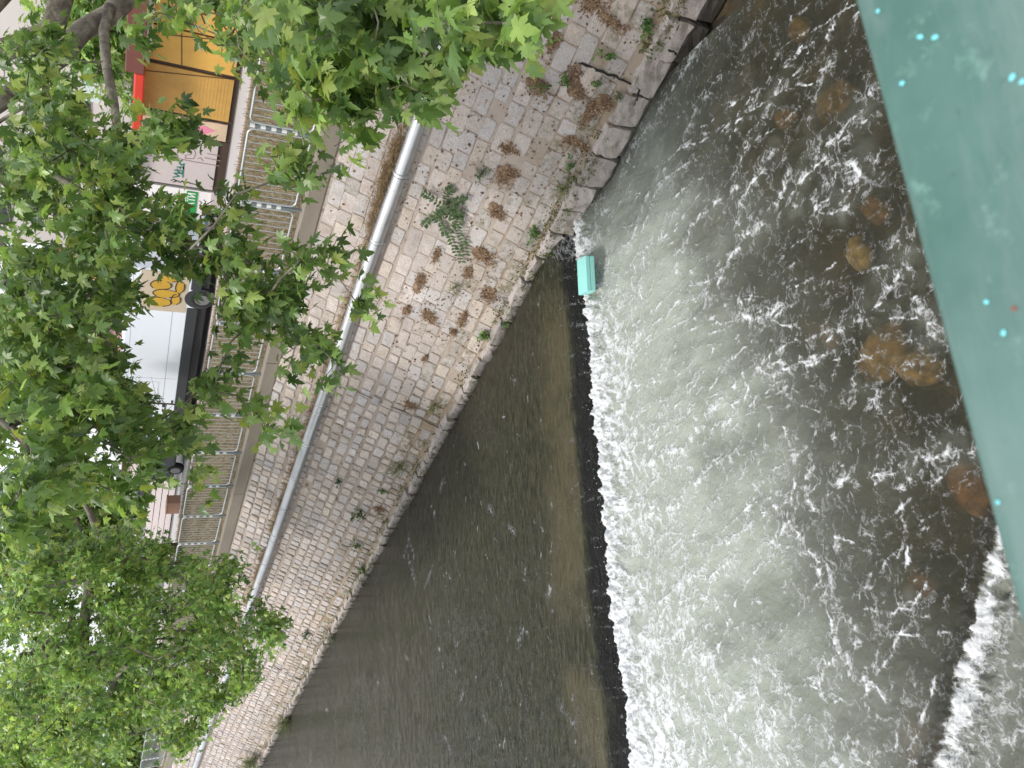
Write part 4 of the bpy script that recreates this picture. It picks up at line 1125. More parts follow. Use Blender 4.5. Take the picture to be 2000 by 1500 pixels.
def strokes(name, mat, lines, wd, y, parent, org=(0, 0, 0)):
    """ribbons drawn on a wall facing -y; lines are lists of (x,z) in world"""
    mb = MB(); ox, oy, oz = org
    for ln in lines:
        P = [Vector((a, 0, b)) for a, b in ln]
        for i in range(len(P) - 1):
            d = (P[i + 1] - P[i]); 
            if d.length < 1e-5: continue
            dn = d.normalized(); nn = Vector((-dn.z, 0, dn.x)) * wd / 2; ext = dn * wd * .35
            V = [P[i] - ext + nn, P[i] - ext - nn, P[i + 1] + ext - nn, P[i + 1] + ext + nn]
            yy = y - 0.0006 * (i % 5)
            V = [(v.x - ox, yy - oy, v.z - oz) for v in V]; V2 = [(v[0], v[1] - .004, v[2]) for v in V]
            mb.add(V2 + V, [(0, 1, 2, 3), (0, 4, 5, 1), (1, 5, 6, 2), (2, 6, 7, 3), (3, 7, 4, 0)])
    return mb.build(name, mat, parent)
def blob(name, mat, pts, y, parent, org):
    ox, oy, oz = org; n = len(pts)
    mb = MB(); V = [(a - ox, y - .003 - oy, b - oz) for a, b in pts]; mb.add(V + [(a, b + .003, c) for a, b, c in V], [tuple(range(n))] + [(i, i + n, (i + 1) % n + n, (i + 1) % n) for i in range(n)])
    return mb.build(name, mat, parent)
def W(px, py, y):                       # picture point to (x, z) on the plane y
    P = at_y(px, py, y); return (P[0], P[2])
KY = 19.75
def kx(py, px=380): return W(px, py, KY)[0]
# yellow kiosk
xr, xl = kx(-60), kx(268)
yk = empty('yellow_kiosk', ((xl + xr) / 2, KY, ZS)); tag(yk, 'yellow metal kiosk with a red awning edge and closed panels', 'kiosk')
ko = tuple(yk.location)
def kbox(par, o, name, mat, x0, x1, y0, y1, z0, z1, bevel=0):
    m = MB(); m.box(x0 - o[0], x1 - o[0], y0 - o[1], y1 - o[1], z0 - o[2], z1 - o[2]); return m.build(name, mat, par, bevel=bevel)
ztop = HC + 0.12
kbox(yk, ko, 'body', M_DKBR, xl, xr, KY + .03, KY + 3, ZS - .01, ztop)
for (py0, py1, mat, nm) in [(-58, 62, M_YEL, 'wall_panel'), (66, 132, M_YEL, 'wall_panel'), (140, 226, M_YEL2, 'roller_shutter'), (232, 266, M_BEIGE, 'wall_panel')]:
    xa, xb = kx(py1), kx(py0)
    kbox(yk, ko, nm, mat, xa, xb, KY - .02, KY + .03, ZS + .12, ztop - .12, .006)
m = MB()
for k in range(22):
    zz = ZS + .25 + k * .085; m.box(kx(226) - ko[0] + .03, kx(140) - ko[0] - .03, -.0255, -.02, zz - ko[2], zz + .010 - ko[2])
m.build('shutter_slat', M_YEL2, yk)
strokes('dark_seam', M_DKBR, [[W(320, 66, KY), W(460, 80, KY)], [W(280, 136, KY), W(465, 155, KY)], [W(355, 40, KY), W(355, 130, KY)], [W(300, 228, KY), W(455, 240, KY)]], .02, KY - .03, yk, ko)
strokes('graffiti', M_DKBR, [[W(430, 40, KY), W(440, 55, KY), W(455, 70, KY), W(465, 90, KY)], [W(400, 10, KY), W(410, 20, KY), W(405, 30, KY), W(395, 25, KY), W(400, 10, KY)], [W(380, 5, KY), W(390, 20, KY), W(400, 45, KY)]], .03, KY - .03, yk, ko)
blob('graffiti', M_PINK, [W(345, 240, KY), W(400, 245, KY), W(420, 255, KY), W(400, 262, KY), W(345, 262, KY)], KY - .022, yk, ko)
blob('graffiti', M_BLACK, [W(352, 240, KY), W(380, 242, KY), W(385, 254, KY), W(350, 254, KY)], KY - .026, yk, ko)
# awning
m = MB(); xa = kx(222, 260); xm = kx(110, 260)
m.box(xa - ko[0], xm - ko[0], -.75, .05, ztop - .22 - ko[2], ztop + .02 - ko[2]); m.build('awning', M_RED, yk, bevel=.04)
m = MB(); m.box(xm + .003 - ko[0], xr - ko[0], -.75, .05, ztop - .20 - ko[2], ztop + .22 - ko[2]); m.build('fascia', M_MAR, yk, bevel=.02)
m = MB(); m.box(kx(105) - ko[0], xr - ko[0], -.35, -.02, ztop - .34 - ko[2], ztop - .21 - ko[2]); m.build('light_strip', M_WHITE, yk)
# grey kiosk
xr, xl = kx(270), kx(368)
gk = empty('grey_kiosk', ((xl + xr) / 2, KY, ZS)); tag(gk, 'pale pinkish grey kiosk with a closed shutter covered in thin graffiti tags', 'kiosk'); ko = tuple(gk.location)
kbox(gk, ko, 'body', M_DKBR, xl, xr, KY + .05, KY + 3, ZS - .01, HC + .02)
kbox(gk, ko, 'shutter', M_PINKGREY, xl + .03, xr - .02, KY, KY + .05, ZS + .28, HC - .12, .006)
kbox(gk, ko, 'roof', M_WHITE, xl - .05, xr + .05, KY - .25, KY + 3, HC + .022, HC + .12, .01)
def arcs(pts): return [W(a, b, KY) for a, b in pts]
strokes('outline_tag', plain('pink_outline', (.28, .2, .2), .7), [arcs([(292, 292), (310, 286), (308, 300), (292, 300), (292, 292)]), arcs([(300, 294), (306, 291), (306, 297), (300, 294)]), arcs([(360, 285), (378, 290), (382, 300), (378, 310), (362, 309), (362, 303), (372, 302), (374, 296), (358, 291)]), arcs([(290, 304), (330, 306), (380, 316), (428, 324)]), arcs([(386, 310), (392, 308), (396, 314)]), arcs([(405, 300), (428, 304)]), arcs([(400, 308), (430, 314)])], .022, KY - .004, gk, ko)
strokes('green_tag', M_TEALINK, [arcs([(338, 346), (350, 344), (340, 338), (352, 338)]), arcs([(341, 332), (356, 334), (356, 340), (348, 336), (346, 330)]), arcs([(346, 326), (358, 326), (358, 332)]), arcs([(352, 330), (352, 326)]), arcs([(356, 312), (350, 318), (354, 322), (360, 320)]), arcs([(357, 346), (358, 330), (359, 320)])], .035, KY - .006, gk, ko)
strokes('black_tag', M_BLACK, [arcs([(334, 352), (340, 350), (344, 354), (338, 355)]), arcs([(344, 352), (352, 356), (356, 353), (360, 358), (366, 355), (372, 358), (382, 360)])], .025, KY - .006, gk, ko)
# white kiosk with sign
xr, xl = kx(372), kx(520)
wk = empty('white_kiosk', ((xl + xr) / 2, KY, ZS)); tag(wk, 'white kiosk with a green letter band and blue spray graffiti low on its wall', 'kiosk'); ko = tuple(wk.location)
kbox(wk, ko, 'body', M_WHITE, xl, xr, KY, KY + 3, ZS - .01, HC + .05, .01)
kbox(wk, ko, 'plinth', M_PINKGREY, xl - .01, xr + .06, KY - .05, KY - .002, ZS, ZS + .30)
kbox(wk, ko, 'sign_band', M_GREEN, kx(462, 370), kx(373, 370), KY - .02, KY - .002, W(384, 400, KY)[1], W(362, 400, KY)[1])
zb0, zb1 = W(380, 390, KY)[1], W(366, 390, KY)[1]
def letters(chars, x0, wch, z0, z1):
    G = {'А': [[(0, 0), (.5, 1), (1, 0)], [(.22, .38), (.78, .38)]], 'Т': [[(0, 1), (1, 1)], [(.5, 1), (.5, 0)]], 'И': [[(0, 1), (0, 0), (1, 1), (1, 0)]]}
    out = []
    for i, ch in enumerate(chars):
        for ln in G[ch]: out.append([(x0 + i * wch + a * wch * .68, z0 + b * (z1 - z0)) for a, b in ln])
    return out
lx0, lx1 = kx(401, 373), kx(374, 373)
strokes('lettering', M_WHITE, letters('АТИ', lx0, (lx1 - lx0) / 3, zb0, zb1), .035, KY - .022, wk, ko)
cxl, czl = W(322, 386, KY); mr = .14
blob('round_logo', M_TEALINK, [(cxl + mr * math.cos(a), czl + mr * math.sin(a)) for a in np.linspace(0, 2 * PI, 20, endpoint=False)], KY - .004, wk, ko)
blob('round_logo', M_RED, [(cxl - .03 + mr * .6 * math.cos(a), czl + .02 + mr * .45 * math.sin(a)) for a in np.linspace(0, 2 * PI, 14, endpoint=False)], KY - .008, wk, ko)
strokes('blue_graffiti', M_BLUE, [arcs([(404, 404), (414, 400), (412, 410), (424, 404), (420, 412)]), arcs([(398, 430), (404, 420), (410, 430), (404, 438), (398, 430)]), arcs([(394, 440), (400, 446), (412, 440)]), arcs([(398, 455), (418, 450), (402, 462), (418, 465)])], .06, KY - .004, wk, ko)
strokes('black_tag', M_BLACK, [arcs([(389, 392), (394, 396), (390, 400), (396, 402)]), arcs([(398, 390), (402, 394), (398, 398)])], .018, KY - .004, wk, ko)
# apartment building behind
AY = 31.0
ap = empty('apartment_building', (W(100, 150, AY)[0], AY, ZS)); tag(ap, 'tall pale plastered apartment building with dark window frames behind the kiosks', 'building'); ao = tuple(ap.location)
M_PLAST = plain('pale_plaster', (0.58, 0.53, 0.51), 0.85, 0, 0.06)
ax0, ax1 = W(100, 480, AY)[0], W(100, -120, AY)[0]
kbox(ap, ao, 'wall', M_PLAST, ax0, ax1, AY, AY + 8, ZS - .01, ZS + 14)
M_FRAME = plain('dark_frame', (0.05, 0.035, 0.03), 0.6)
def window(par, o, y, xa, xb, za, zb, fmat, gmat):
    m = MB(); fw = .07
    for bx_ in ((xa, xb, za, za + fw), (xa, xb, zb - fw, zb), (xa, xa + fw, za + fw, zb - fw), (xb - fw, xb, za + fw, zb - fw), ((xa + xb) / 2 - .03, (xa + xb) / 2 + .03, za + fw, zb - fw)):
        m.box(bx_[0] - o[0], bx_[1] - o[0], y - .05 - o[1], y + .0 - o[1], bx_[2] - o[2], bx_[3] - o[2])
    f = m.build('window', fmat, par)
    m = MB(); m.box(xa + fw - o[0], xb - fw - o[0], y - .03 - o[1], y - .002 - o[1], za + fw - o[2], zb - fw - o[2]); m.build('pane', gmat, f)
for fl in range(4):
    zz = ZS + 1.0 + fl * 3.1
    xx = ax0 + 1.0
    while xx < ax1 - 1.6:
        window(ap, ao, AY, xx, xx + 1.3, zz, zz + 1.5, M_FRAME, M_GLASS); xx += 3.0
# balcony with an air conditioner
bx0, bx1 = W(180, 245, AY - 1.2)[0], W(180, 130, AY - 1.2)[0]; zb = W(205, 180, AY - 1.2)[1]
kbox(ap, ao, 'balcony', M_PLAST, bx0, bx1, AY - 1.2, AY - .002, zb - .9, zb + .0)
m = MB()
for (a, b, c, d) in ((bx0, bx0 + .1, zb, zb + 2.0), (bx1 - .1, bx1, zb, zb + 2.0), (bx0, bx1, zb + 1.9, zb + 2.05)):
    m.box(a - ao[0], b - ao[0], -1.18, -1.06, c - ao[2] + .002, d - ao[2])
m.build('balcony_frame', M_FRAME, ap)
ca = W(180, 170, AY - 1.3); kbox(ap, ao, 'air_conditioner', plain('ac_white', (.62, .68, .68), .5), ca[0] - .45, ca[0] + .45, AY - 1.62, AY - 1.205, ca[1] - .3, ca[1] + .35, .02)
# pink house, orange house
def house(name, label, py0, py1, px_top, y, wall_c, roofc, dep=7):
    xa, xb = W(px_top, py1, y)[0], W(px_top, py0, y)[0]; zt = W(px_top, (py0 + py1) / 2, y)[1]
    h = empty(name, ((xa + xb) / 2, y, ZS)); tag(h, label, 'house'); o = tuple(h.location)
    kbox(h, o, 'wall', wall_c, xa, xb, y, y + dep, ZS - .01, zt)
    kbox(h, o, 'roof', roofc, xa - .3, xb + .3, y - .3, y + dep + .3, zt + .002, zt + .35, .03)
    k = max(2, int((xb - xa) / 2.4)); 
    fl = 0
    while ZS + 1.0 + fl * 3 + 1.5 < zt:
        for i in range(k):
            x = xa + (xb - xa) * (i + .5) / k; window(h, o, y, x - .5, x + .5, ZS + 1.0 + fl * 3, ZS + 2.5 + fl * 3, M_WHITE if fl else M_FRAME, M_GLASS)
        fl += 1
house('pink_house', 'pink plastered house seen behind the roof of the white van', 560, 760, 205, 36, plain('pink_plaster', (.62, .34, .36), .85), M_DKBR)
house('orange_house', 'orange brown house among the leaves behind the pink house', 395, 540, 120, 46, plain('orange_plaster', (.55, .25, .14), .85), plain('roof_tile', (.35, .14, .09), .8))
house('pale_house', 'long pale house far down the street behind the blue car', 900, 1260, 235, 47, plain('cream_plaster', (.66, .57, .50), .85), M_DKBR, 6)
# low white barrier far along the street
lw = empty('low_wall', (W(340, 1000, 20)[0], 20, ZS)); tag(lw, 'low whitish pink boarded barrier beside the street behind the fence', 'barrier'); o = tuple(lw.location)
xa, xb = W(345, 1100, 20)[0], W(345, 940, 20)[0]
for k in range(4):
    kbox(lw, o, 'board', plain('pale_board', (.66, .58, .57), .7), xa, xb, 20, 20.05, ZS + .05 + k * .27, ZS + .29 + k * .27, .008)
x = xa + .1
while x < xb:
    kbox(lw, o, 'stake', M_DKBR, x, x + .06, 20.052, 20.12, ZS, ZS + 1.15); x += 1.5
# ================================================================== VEHICLES
M_VAN = plain('white_paint', (0.74, 0.79, 0.87), 0.3, 0, 0.02)
M_TRIM = plain('black_trim', (0.030, 0.034, 0.040), 0.55)
M_TYRE = plain('tyre', (0.015, 0.015, 0.015), 0.85); M_RIM = plain('rim', (0.25, 0.25, 0.26), 0.4, 0.6)
M_LAMP = plain('lamp_glass', (0.7, 0.7, 0.68), 0.15)
M_TAIL = plain('tail_lamp', (0.5, 0.02, 0.02), 0.3)
def wheel(par, x, y, r, side):
    m = MB(); m.disc((x, y, r), (0, 1, 0), r, .22, 24); wo = m.build('tyre', M_TYRE, par, bevel=.03)
    m = MB(); m.disc((x, y + side * .112, r), (0, 1, 0), r * .62, .03, 20); m.build('rim', M_RIM, wo)
VY = 17.75
vxa, vxb = W(330, 872, VY)[0], W(330, 528, VY)[0]; VL = vxb - vxa
van = empty('white_van', (vxa, VY + 1.0, ZS + .004)); tag(van, 'white panel van with black lower trim and yellow graffiti on its rear side', 'van')
# local x from nose (0) to rear (VL); local y -1..1, -1 is the river side
prof = [(0.02, .42), (0.0, .75), (.10, 1.02), (.62, 1.22), (.95, 1.36), (1.62, 2.16), (1.95, 2.38), (2.5, 2.47), (VL - .25, 2.48), (VL - .03, 2.38), (VL, 1.2), (VL, .42)]
m = MB(); m.prism(prof, -.98, .98); m.build('body', M_VAN, van, bevel=.07, seg=3)
m = MB(); m.box(1.42, VL - 1.52, -1.01, -.975, .42, .74); m.box(0.03, .58, -1.01, -.90, .36, .70); m.box(VL - .72, VL + .03, -1.01, -.95, .40, .70); m.build('lower_trim', M_TRIM, van, bevel=.02)
m = MB(); m.box(.0, VL, -.93, .93, .20, .415); m.build('underbody', M_BLACK, van)
m = MB(); m.prism([(1.42, 1.42), (1.80, 2.05), (2.42, 2.05), (2.42, 1.38)], -.99, -.978); m.build('side_window', M_GLASS, van)
m = MB()
m.add([(1.02, -.80, 1.43), (1.02, .80, 1.43), (1.60, .76, 2.12), (1.60, -.76, 2.12)], [(0, 1, 2, 3)]); wsh = m.build('windscreen', M_GLASS, van, loc=(-.035, 0, .03)); sm = wsh.modifiers.new('t', 'SOLIDIFY'); sm.thickness = .012
M_SEAM = plain('seam_grey', (.32, .34, .38), .6)
m = MB()
for xx in (1.30, 2.62, 4.02): m.box(xx, xx + .012, -.9835, -.979, .76, 2.3)
m.box(2.62, VL - .1, -.9835, -.979, 1.12, 1.135); m.box(2.7, VL - .1, -.9835, -.979, 2.25, 2.262)
for (xa, xb, za, zb_) in ((2.85, 3.82, 1.30, 2.02),):
    m.box(xa, xb, -.9835, -.979, za, za + .012); m.box(xa, xb, -.9835, -.979, zb_, zb_ + .012); m.box(xa, xa + .012, -.9835, -.979, za + .013, zb_ - .001); m.box(xb, xb + .012, -.9835, -.979, za, zb_)
m.build('panel_seams', M_SEAM, van)
m = MB(); m.box(2.43, 2.60, -1.005, -.978, 1.02, 1.13); m.box(2.66, 2.83, -1.005, -.978, .80, .86); m.build('door_handle', M_TRIM, van, bevel=.01)
m = MB(); m.box(1.36, 1.52, -1.20, -1.0, 1.38, 1.68); m.build('mirror', M_TRIM, van, bevel=.03)
m = MB(); m.box(.05, .55, -.99, -.80, .84, 1.04); m.build('headlight', M_LAMP, van, bevel=.03)
m = MB(); m.box(.05, .55, .80, .99, .84, 1.04); m.build('headlight', M_LAMP, van, bevel=.03)
for xx in (1.0, VL - 1.1):
    m = MB(); m.disc((xx, -.93, .42), (0, 1, 0), .42, .12, 24); m.build('wheel_arch', M_TRIM, van)
    wheel(van, xx, -.90, .34, -1); wheel(van, xx, .90, .34, 1)
# graffiti on the rear side
vo = (0, 0, 0)
def vl(pts): return [(a, b) for a, b in pts]
m = MB()
gx0, gx1 = VL - 1.75, VL - .08
pg = [(gx0, .76), (gx0, 1.9), (gx0 + .25, 2.06), (gx1, 2.06), (gx1, .76)]
m.add([(a, -.986, b) for a, b in pg] + [(a, -.980, b) for a, b in pg], [tuple(range(5))[::-1]] + [(i, (i + 1) % 5, (i + 1) % 5 + 5, i + 5) for i in range(5)]); m.build('painted_panel', plain('beige_paint', (.50, .42, .32), .7), van)
M_GYEL = plain('yellow_spray', (.50, .30, .03), .6, 0, .3, 3)
for (cx, cz, rx, rz_) in ((gx0 + .40, 1.50, .20, .30), (gx0 + .78, 1.36, .17, .36), (gx0 + 1.12, 1.52, .19, .28), (gx0 + 1.42, 1.30, .14, .30), (gx0 + .55, 1.08, .22, .13), (gx0 + 1.1, 1.0, .26, .12)):
    pts = [(cx + rx * math.cos(a) * (1 + .12 * math.sin(3 * a)), cz + rz_ * math.sin(a)) for a in np.linspace(0, 2 * PI, 22, endpoint=False)]
    yy = -.9885 - .002 * cx
    mm = MB(); mm.add([(a, yy, b) for a, b in pts], [tuple(range(22))[::-1]]); mm.build('graffiti', M_GYEL, van)
    strokes('graffiti_outline', M_BLACK, [pts[:9], pts[12:19]], .028, yy - .002, van)
def car(name, label, px_l, px_r, pyl, pyr, y, paint, flip=False, rz=0.0, h=1.48):
    xa, xb = W(px_l, pyl, y)[0], W(px_r, pyr, y)[0]; L = xb - xa
    L = 4.1
    e = empty(name, (xa, y + .85, ZS + .004)); tag(e, label, 'car')
    p = [(0, .32), (0, .68), (.15, .82), (.95, .95), (1.45, h - .10), (1.9, h), (2.9, h), (3.55, h - .28), (3.85, .95), (4.08, .86), (4.1, .34)]
    if flip: p = [(4.1 - a, b) for a, b in p][::-1]
    m = MB(); m.prism(p, -.84, .84); m.build('body', paint, e, bevel=.08, seg=3)
    q = [(1.28, .98), (1.55, h - .14), (2.85, h - .12), (3.45, .98)]
    if flip: q = [(4.1 - a, b) for a, b in q][::-1]
    m = MB(); m.prism(q, -.85, -.842); m.build('side_window', M_GLASS, e)
    zz = [(1.0, .99), (1.42, h - .09)] if not flip else [(3.1, .99), (2.68, h - .09)]
    m = MB(); m.add([(zz[0][0], -.66, zz[0][1]), (zz[0][0], .66, zz[0][1]), (zz[1][0], .6, zz[1][1]), (zz[1][0], -.6, zz[1][1])], [(0, 1, 2, 3)])
    ws = m.build('windscreen', M_GLASS, e, loc=((.0, 0, .025))); 
    zr = [(3.88, .98), (3.58, h - .24)] if not flip else [(.22, .98), (.52, h - .24)]
    m = MB(); m.add([(zr[0][0], -.62, zr[0][1]), (zr[0][0], .62, zr[0][1]), (zr[1][0], .58, zr[1][1]), (zr[1][0], -.58, zr[1][1])], [(0, 1, 2, 3)]); m.build('rear_window', M_GLASS, e, loc=((.02 if not flip else -.02), 0, .02))
    for xx in (.78, 3.3):
        wheel(e, xx, -.76, .31, -1); wheel(e, xx, .76, .31, 1)
    rx = (4.02, 4.115) if not flip else (-.015, .08)
    for s in (-1, 1):
        m = MB(); m.box(rx[0], rx[1], min(s * .6, s * .82), max(s * .6, s * .82), .66, .84); m.build('tail_light', M_TAIL, e, bevel=.01)
    fx = (-.015, .1) if not flip else (4.0, 4.115)
    for s in (-1, 1):
        m = MB(); m.box(fx[0], fx[1], min(s * .5, s * .8), max(s * .5, s * .8), .58, .74); m.build('headlight', M_LAMP, e, bevel=.01)
    e.rotation_euler[2] = rz
    return e
car('parked_car', 'dark grey car parked behind the white van with its black wheel showing', 345, 345, 938, 860, 18.6, plain('dark_grey_paint', (.055, .06, .065), .35), False)
car('parked_car', 'small light blue car with a red tail light farther along the street', 310, 310, 996, 940, 26.5, plain('light_blue_paint', (.34, .52, .62), .3), True)
car('parked_car', 'black car parked in front of the low pale barrier', 325, 325, 1016, 985, 22.0, plain('black_car_paint', (.012, .012, .014), .3), False, .2)
car('parked_car', 'silver grey car under the far plane tree at the end of the fence', 300, 300, 1490, 1400, 19.5, plain('silver_paint', (.33, .35, .37), .35), False)
# brown box by the kerb
bb = empty('brown_crate', (W(360, 985, 18.2)[0], 18.2, ZS)); tag(bb, 'brown box standing on the pavement behind the fence', 'box')
m = MB(); m.box(-.45, .45, -.2, .2, 0, .48); m.build('body', plain('brown_box', (.27, .15, .10), .8), bb, bevel=.015)
m = MB(); m.box(-.47, .47, -.22, .22, .482, .53); m.build('lid', plain('brown_lid', (.33, .19, .13), .8), bb, bevel=.01)

# ================================================================== PLANTS AND LITTER ON THE WALL
M_WEED = attr_mat('weed_leaf', 0.6, 0.3)
def clump(name, label, cat, px, py, w_, h_, n, cols, size, shape, group, out=0.08, hang=False, leafy=True, seed=0):
    x, t = on_wall(px, py, 0.03)
    base = Vector(wall_pt(x, t, 0.02)); e = empty(name, base); tag(e, label, cat, group)
    return e, x, t, base
def litter(px, py, w_, h_, label, n=140, cols=((.23, .14, .08), (.30, .195, .11), (.16, .095, .06), (.38, .27, .16))):
    x, t = on_wall(px, py, 0.03); base = Vector(wall_pt(x, t, 0.02))
    n = int(n)
    nb_ = random.choice([2, 3, 3, 4]); bc = RNG.normal(0, .30, (nb_, 2)); bs_ = RNG.uniform(.16, .34, nb_); bi = RNG.integers(0, nb_, n)
    u = (bc[bi, 0] + np.clip(RNG.normal(0, 1, n), -1.7, 1.7) * bs_[bi]) * w_ / 2; v = (bc[bi, 1] + np.clip(RNG.normal(0, 1, n), -1.7, 1.7) * bs_[bi]) * h_ / 2 + np.abs(RNG.normal(0, .1, n)) * h_
    hh = np.abs(RNG.normal(0, 1, n)) * .014
    P = np.array([wall_pt(x + a, t + b, 0.028 + c) for a, b, c in zip(u, v, hh)]) - np.array(base)
    D_ = RNG.normal(0, 1, (n, 3))
    LV = np.array([(0, 0, 0), (.22, .4, .05), (0, 1, 0), (-.22, .4, .05)]); LF = np.array([(0, 1, 2), (0, 2, 3)])
    s = RNG.uniform(.02, .06, n)
    y = D_ / np.linalg.norm(D_, axis=1, keepdims=True); up = np.tile(WN, (n, 1)) + RNG.normal(0, .28, (n, 3)); y = y - up * np.sum(y * up, axis=1, keepdims=True) * .7 / np.sum(up * up, axis=1, keepdims=True); y /= np.linalg.norm(y, axis=1, keepdims=True)
    xx = np.cross(y, up); xx /= np.linalg.norm(xx, axis=1, keepdims=True)
    V = P[:, None] + s[:, None, None] * (LV[None, :, 0:1] * xx[:, None] + LV[None, :, 1:2] * y[:, None] + LV[None, :, 2:3] * up[:, None])
    F = (LF[None] + (np.arange(n) * 4)[:, None, None]).reshape(-1, 3)
    c = np.repeat(np.array(cols)[RNG.integers(0, len(cols), n)] * RNG.uniform(.7, 1.3, (n, 1)), 4, axis=0)
    VV = V.reshape(-1, 3); FF = [tuple(f) for f in F]
    nr = 18; b0 = len(VV); ring = []
    for lv, hgt in ((.55, .022), (.30, .034)):
        for k in range(nr):
            a = 2 * PI * k / nr; rr = lv * random.uniform(.7, 1.15); ring.append(np.array(wall_pt(x + rr * w_ / 2 * math.cos(a), t + rr * h_ / 2 * math.sin(a), hgt + random.uniform(-.006, .008))) - np.array(base))
    ring.append(np.array(wall_pt(x, t, .05)) - np.array(base))
    FF += [(b0 + k, b0 + (k + 1) % nr, b0 + nr + (k + 1) % nr, b0 + nr + k) for k in range(nr)] + [(b0 + nr + k, b0 + nr + (k + 1) % nr, b0 + 2 * nr) for k in range(nr)]
    VV = np.concatenate([VV, np.array(ring)]); c = np.concatenate([c, np.array(cols)[RNG.integers(0, len(cols), len(ring))] * .9])
    o = mesh_obj('leaf_heap', VV, FF, M_WEED, None, False, {'col': c}, base)
    tag(o, label, 'dead leaves', 'heaps of dead leaves on the wall'); return o
LIT = [(1155, 10, .42, .34, 'brown dead leaves at the very top right of the stone wall'), (1185, 35, .26, .42, 'reddish brown dead leaf heap second from the wall top'), (1080, 82, .6, .25, 'long golden brown heap of dry needles beside the near leaf spray'),
       (1120, 170, .55, .40, 'wide brown heap of dead leaves among green weeds near the crack'), (1175, 195, .45, .38, 'dark brown leaf heap around a loose pale stone'), (1045, 165, .35, .6, 'tall brown patch of dead leaves beside the first weeds'), (1150, 215, .8, .18, 'long dark leaf streak below the loose stone'),
       (1120, 275, .28, .40, 'round reddish leaf heap above the water edge weeds'), (988, 290, .22, .34, 'small orange leaf heap left of the grey green weed'), (985, 338, .5, .48, 'big rust brown leaf heap under the grey green weed'), (966, 408, .44, .44, 'round rust brown heap with a long stalk beside the fern like plant'),
       (938, 497, .5, .6, 'largest dark rust heap at the tip of the hanging creeper'), (915, 530, .32, .26, 'small dark leaf heap just under the largest rust heap'), (838, 620, .34, .6, 'tall brown leaf heap in the middle of the wall'), (815, 560, .75, .30, 'golden dry leaf patch under the pipe clamp'),
       (955, 572, .55, .4, 'mossy brown leaf heap near the base blocks'), (905, 622, .5, .22, 'flat brown leaf streak below the golden patch'), (852, 500, .5, .16, 'narrow dark leaf streak between the creeper and the pipe'), (790, 608, .4, .18, 'small dark leaf streak right under the pipe'),
       (830, 700, .3, .14, 'thin brown leaf scatter over square stones'), (885, 648, .3, .2, 'small reddish leaf scatter above the bright green weed'), (735, 995, .55, .35, 'dark brown leaf tangle beneath the bushy weed'), (800, 790, .5, .35, 'reddish leaf litter between white stones near the cracked joint')]
for (px, py, w_, h_, lb) in LIT: litter(px, py, w_, h_, lb, 110 + 900 * w_ * h_)
# loose bits in the joints, uncountable
n = 8500
xs_ = -3.5 - 30 * RNG.random(n) ** 1.1; ts_ = RNG.uniform(0.05, 3.6, n) 
keep = (fbm(xs_ * 0.7, ts_ * 0.9, 4, 505) + 0.25 * (ts_ > 2.2) > 0.02) & ((ts_ > 1.15) | (RNG.random(n) < .3))
xs_, ts_ = xs_[keep], ts_[keep]
P = np.array([wall_pt(a, b, 0.022) for a, b in zip(xs_, ts_)]); nn = len(P)
LV = np.array([(0, 0, 0), (.25, .4, .06), (0, 1, 0), (-.25, .4, .06)]); LF = np.array([(0, 1, 2), (0, 2, 3)])
s = RNG.uniform(.015, .06, nn); up = np.tile(WN, (nn, 1)) + RNG.normal(0, .35, (nn, 3)); y = RNG.normal(0, 1, (nn, 3)); y -= up * np.sum(y * up, axis=1, keepdims=True) / np.sum(up * up, axis=1, keepdims=True); y /= np.linalg.norm(y, axis=1, keepdims=True)
xx = np.cross(y, up); V = P[:, None] + s[:, None, None] * (LV[None, :, 0:1] * xx[:, None] + LV[None, :, 1:2] * y[:, None] + LV[None, :, 2:3] * up[:, None]); F = (LF[None] + (np.arange(nn) * 4)[:, None, None]).reshape(-1, 3)
c = np.repeat(np.array([(.15, .08, .045), (.22, .13, .07), (.09, .055, .035)])[RNG.integers(0, 3, nn)], 4, axis=0)
tag(mesh_obj('leaf_litter', V.reshape(-1, 3), [tuple(f) for f in F], M_WEED, None, False, {'col': c}), 'scattered dead leaf bits in the joints of the stone wall', None, None, 'stuff')
# moss and seedlings along the water line
n = 9000
xs_ = -2.0 - 34 * RNG.random(n) ** 1.25
keep = fbm(xs_ * 0.55, xs_ * 0 + 6, 4, 509) + 0.25 * fbm(xs_ * 2.5, xs_ * 0 + 3, 3, 510) > -0.02
xs_ = xs_[keep]; nn = len(xs_); ts_ = 3.62 - np.abs(RNG.normal(0, .11, nn)); P = np.array([wall_pt(a, b, 0.03) for a, b in zip(xs_, ts_)])
lowp = RNG.random(nn) < .45; P[lowp, 1] = 8.72 + RNG.normal(0, .05, lowp.sum()); P[lowp, 2] = np.clip(.16 - np.abs(RNG.normal(0, .06, lowp.sum())), .0, .2)
y = RNG.normal(0, 1, (nn, 3)) + np.array([0, -.8, .5]); y /= np.linalg.norm(y, axis=1, keepdims=True); up = np.tile(WN, (nn, 1)) + RNG.normal(0, .6, (nn, 3)); xx = np.cross(y, up); xx /= np.linalg.norm(xx, axis=1, keepdims=True); zz = np.cross(xx, y)
LV = np.array([(0, 0, 0), (.3, .4, .06), (0, 1, 0), (-.3, .4, .06)]); LF = np.array([(0, 1, 2), (0, 2, 3)]); s_ = RNG.uniform(.02, .06, nn)
V = P[:, None] + s_[:, None, None] * (LV[None, :, 0:1] * xx[:, None] + LV[None, :, 1:2] * y[:, None] + LV[None, :, 2:3] * zz[:, None]); F = (LF[None] + (np.arange(nn) * 4)[:, None, None]).reshape(-1, 3)
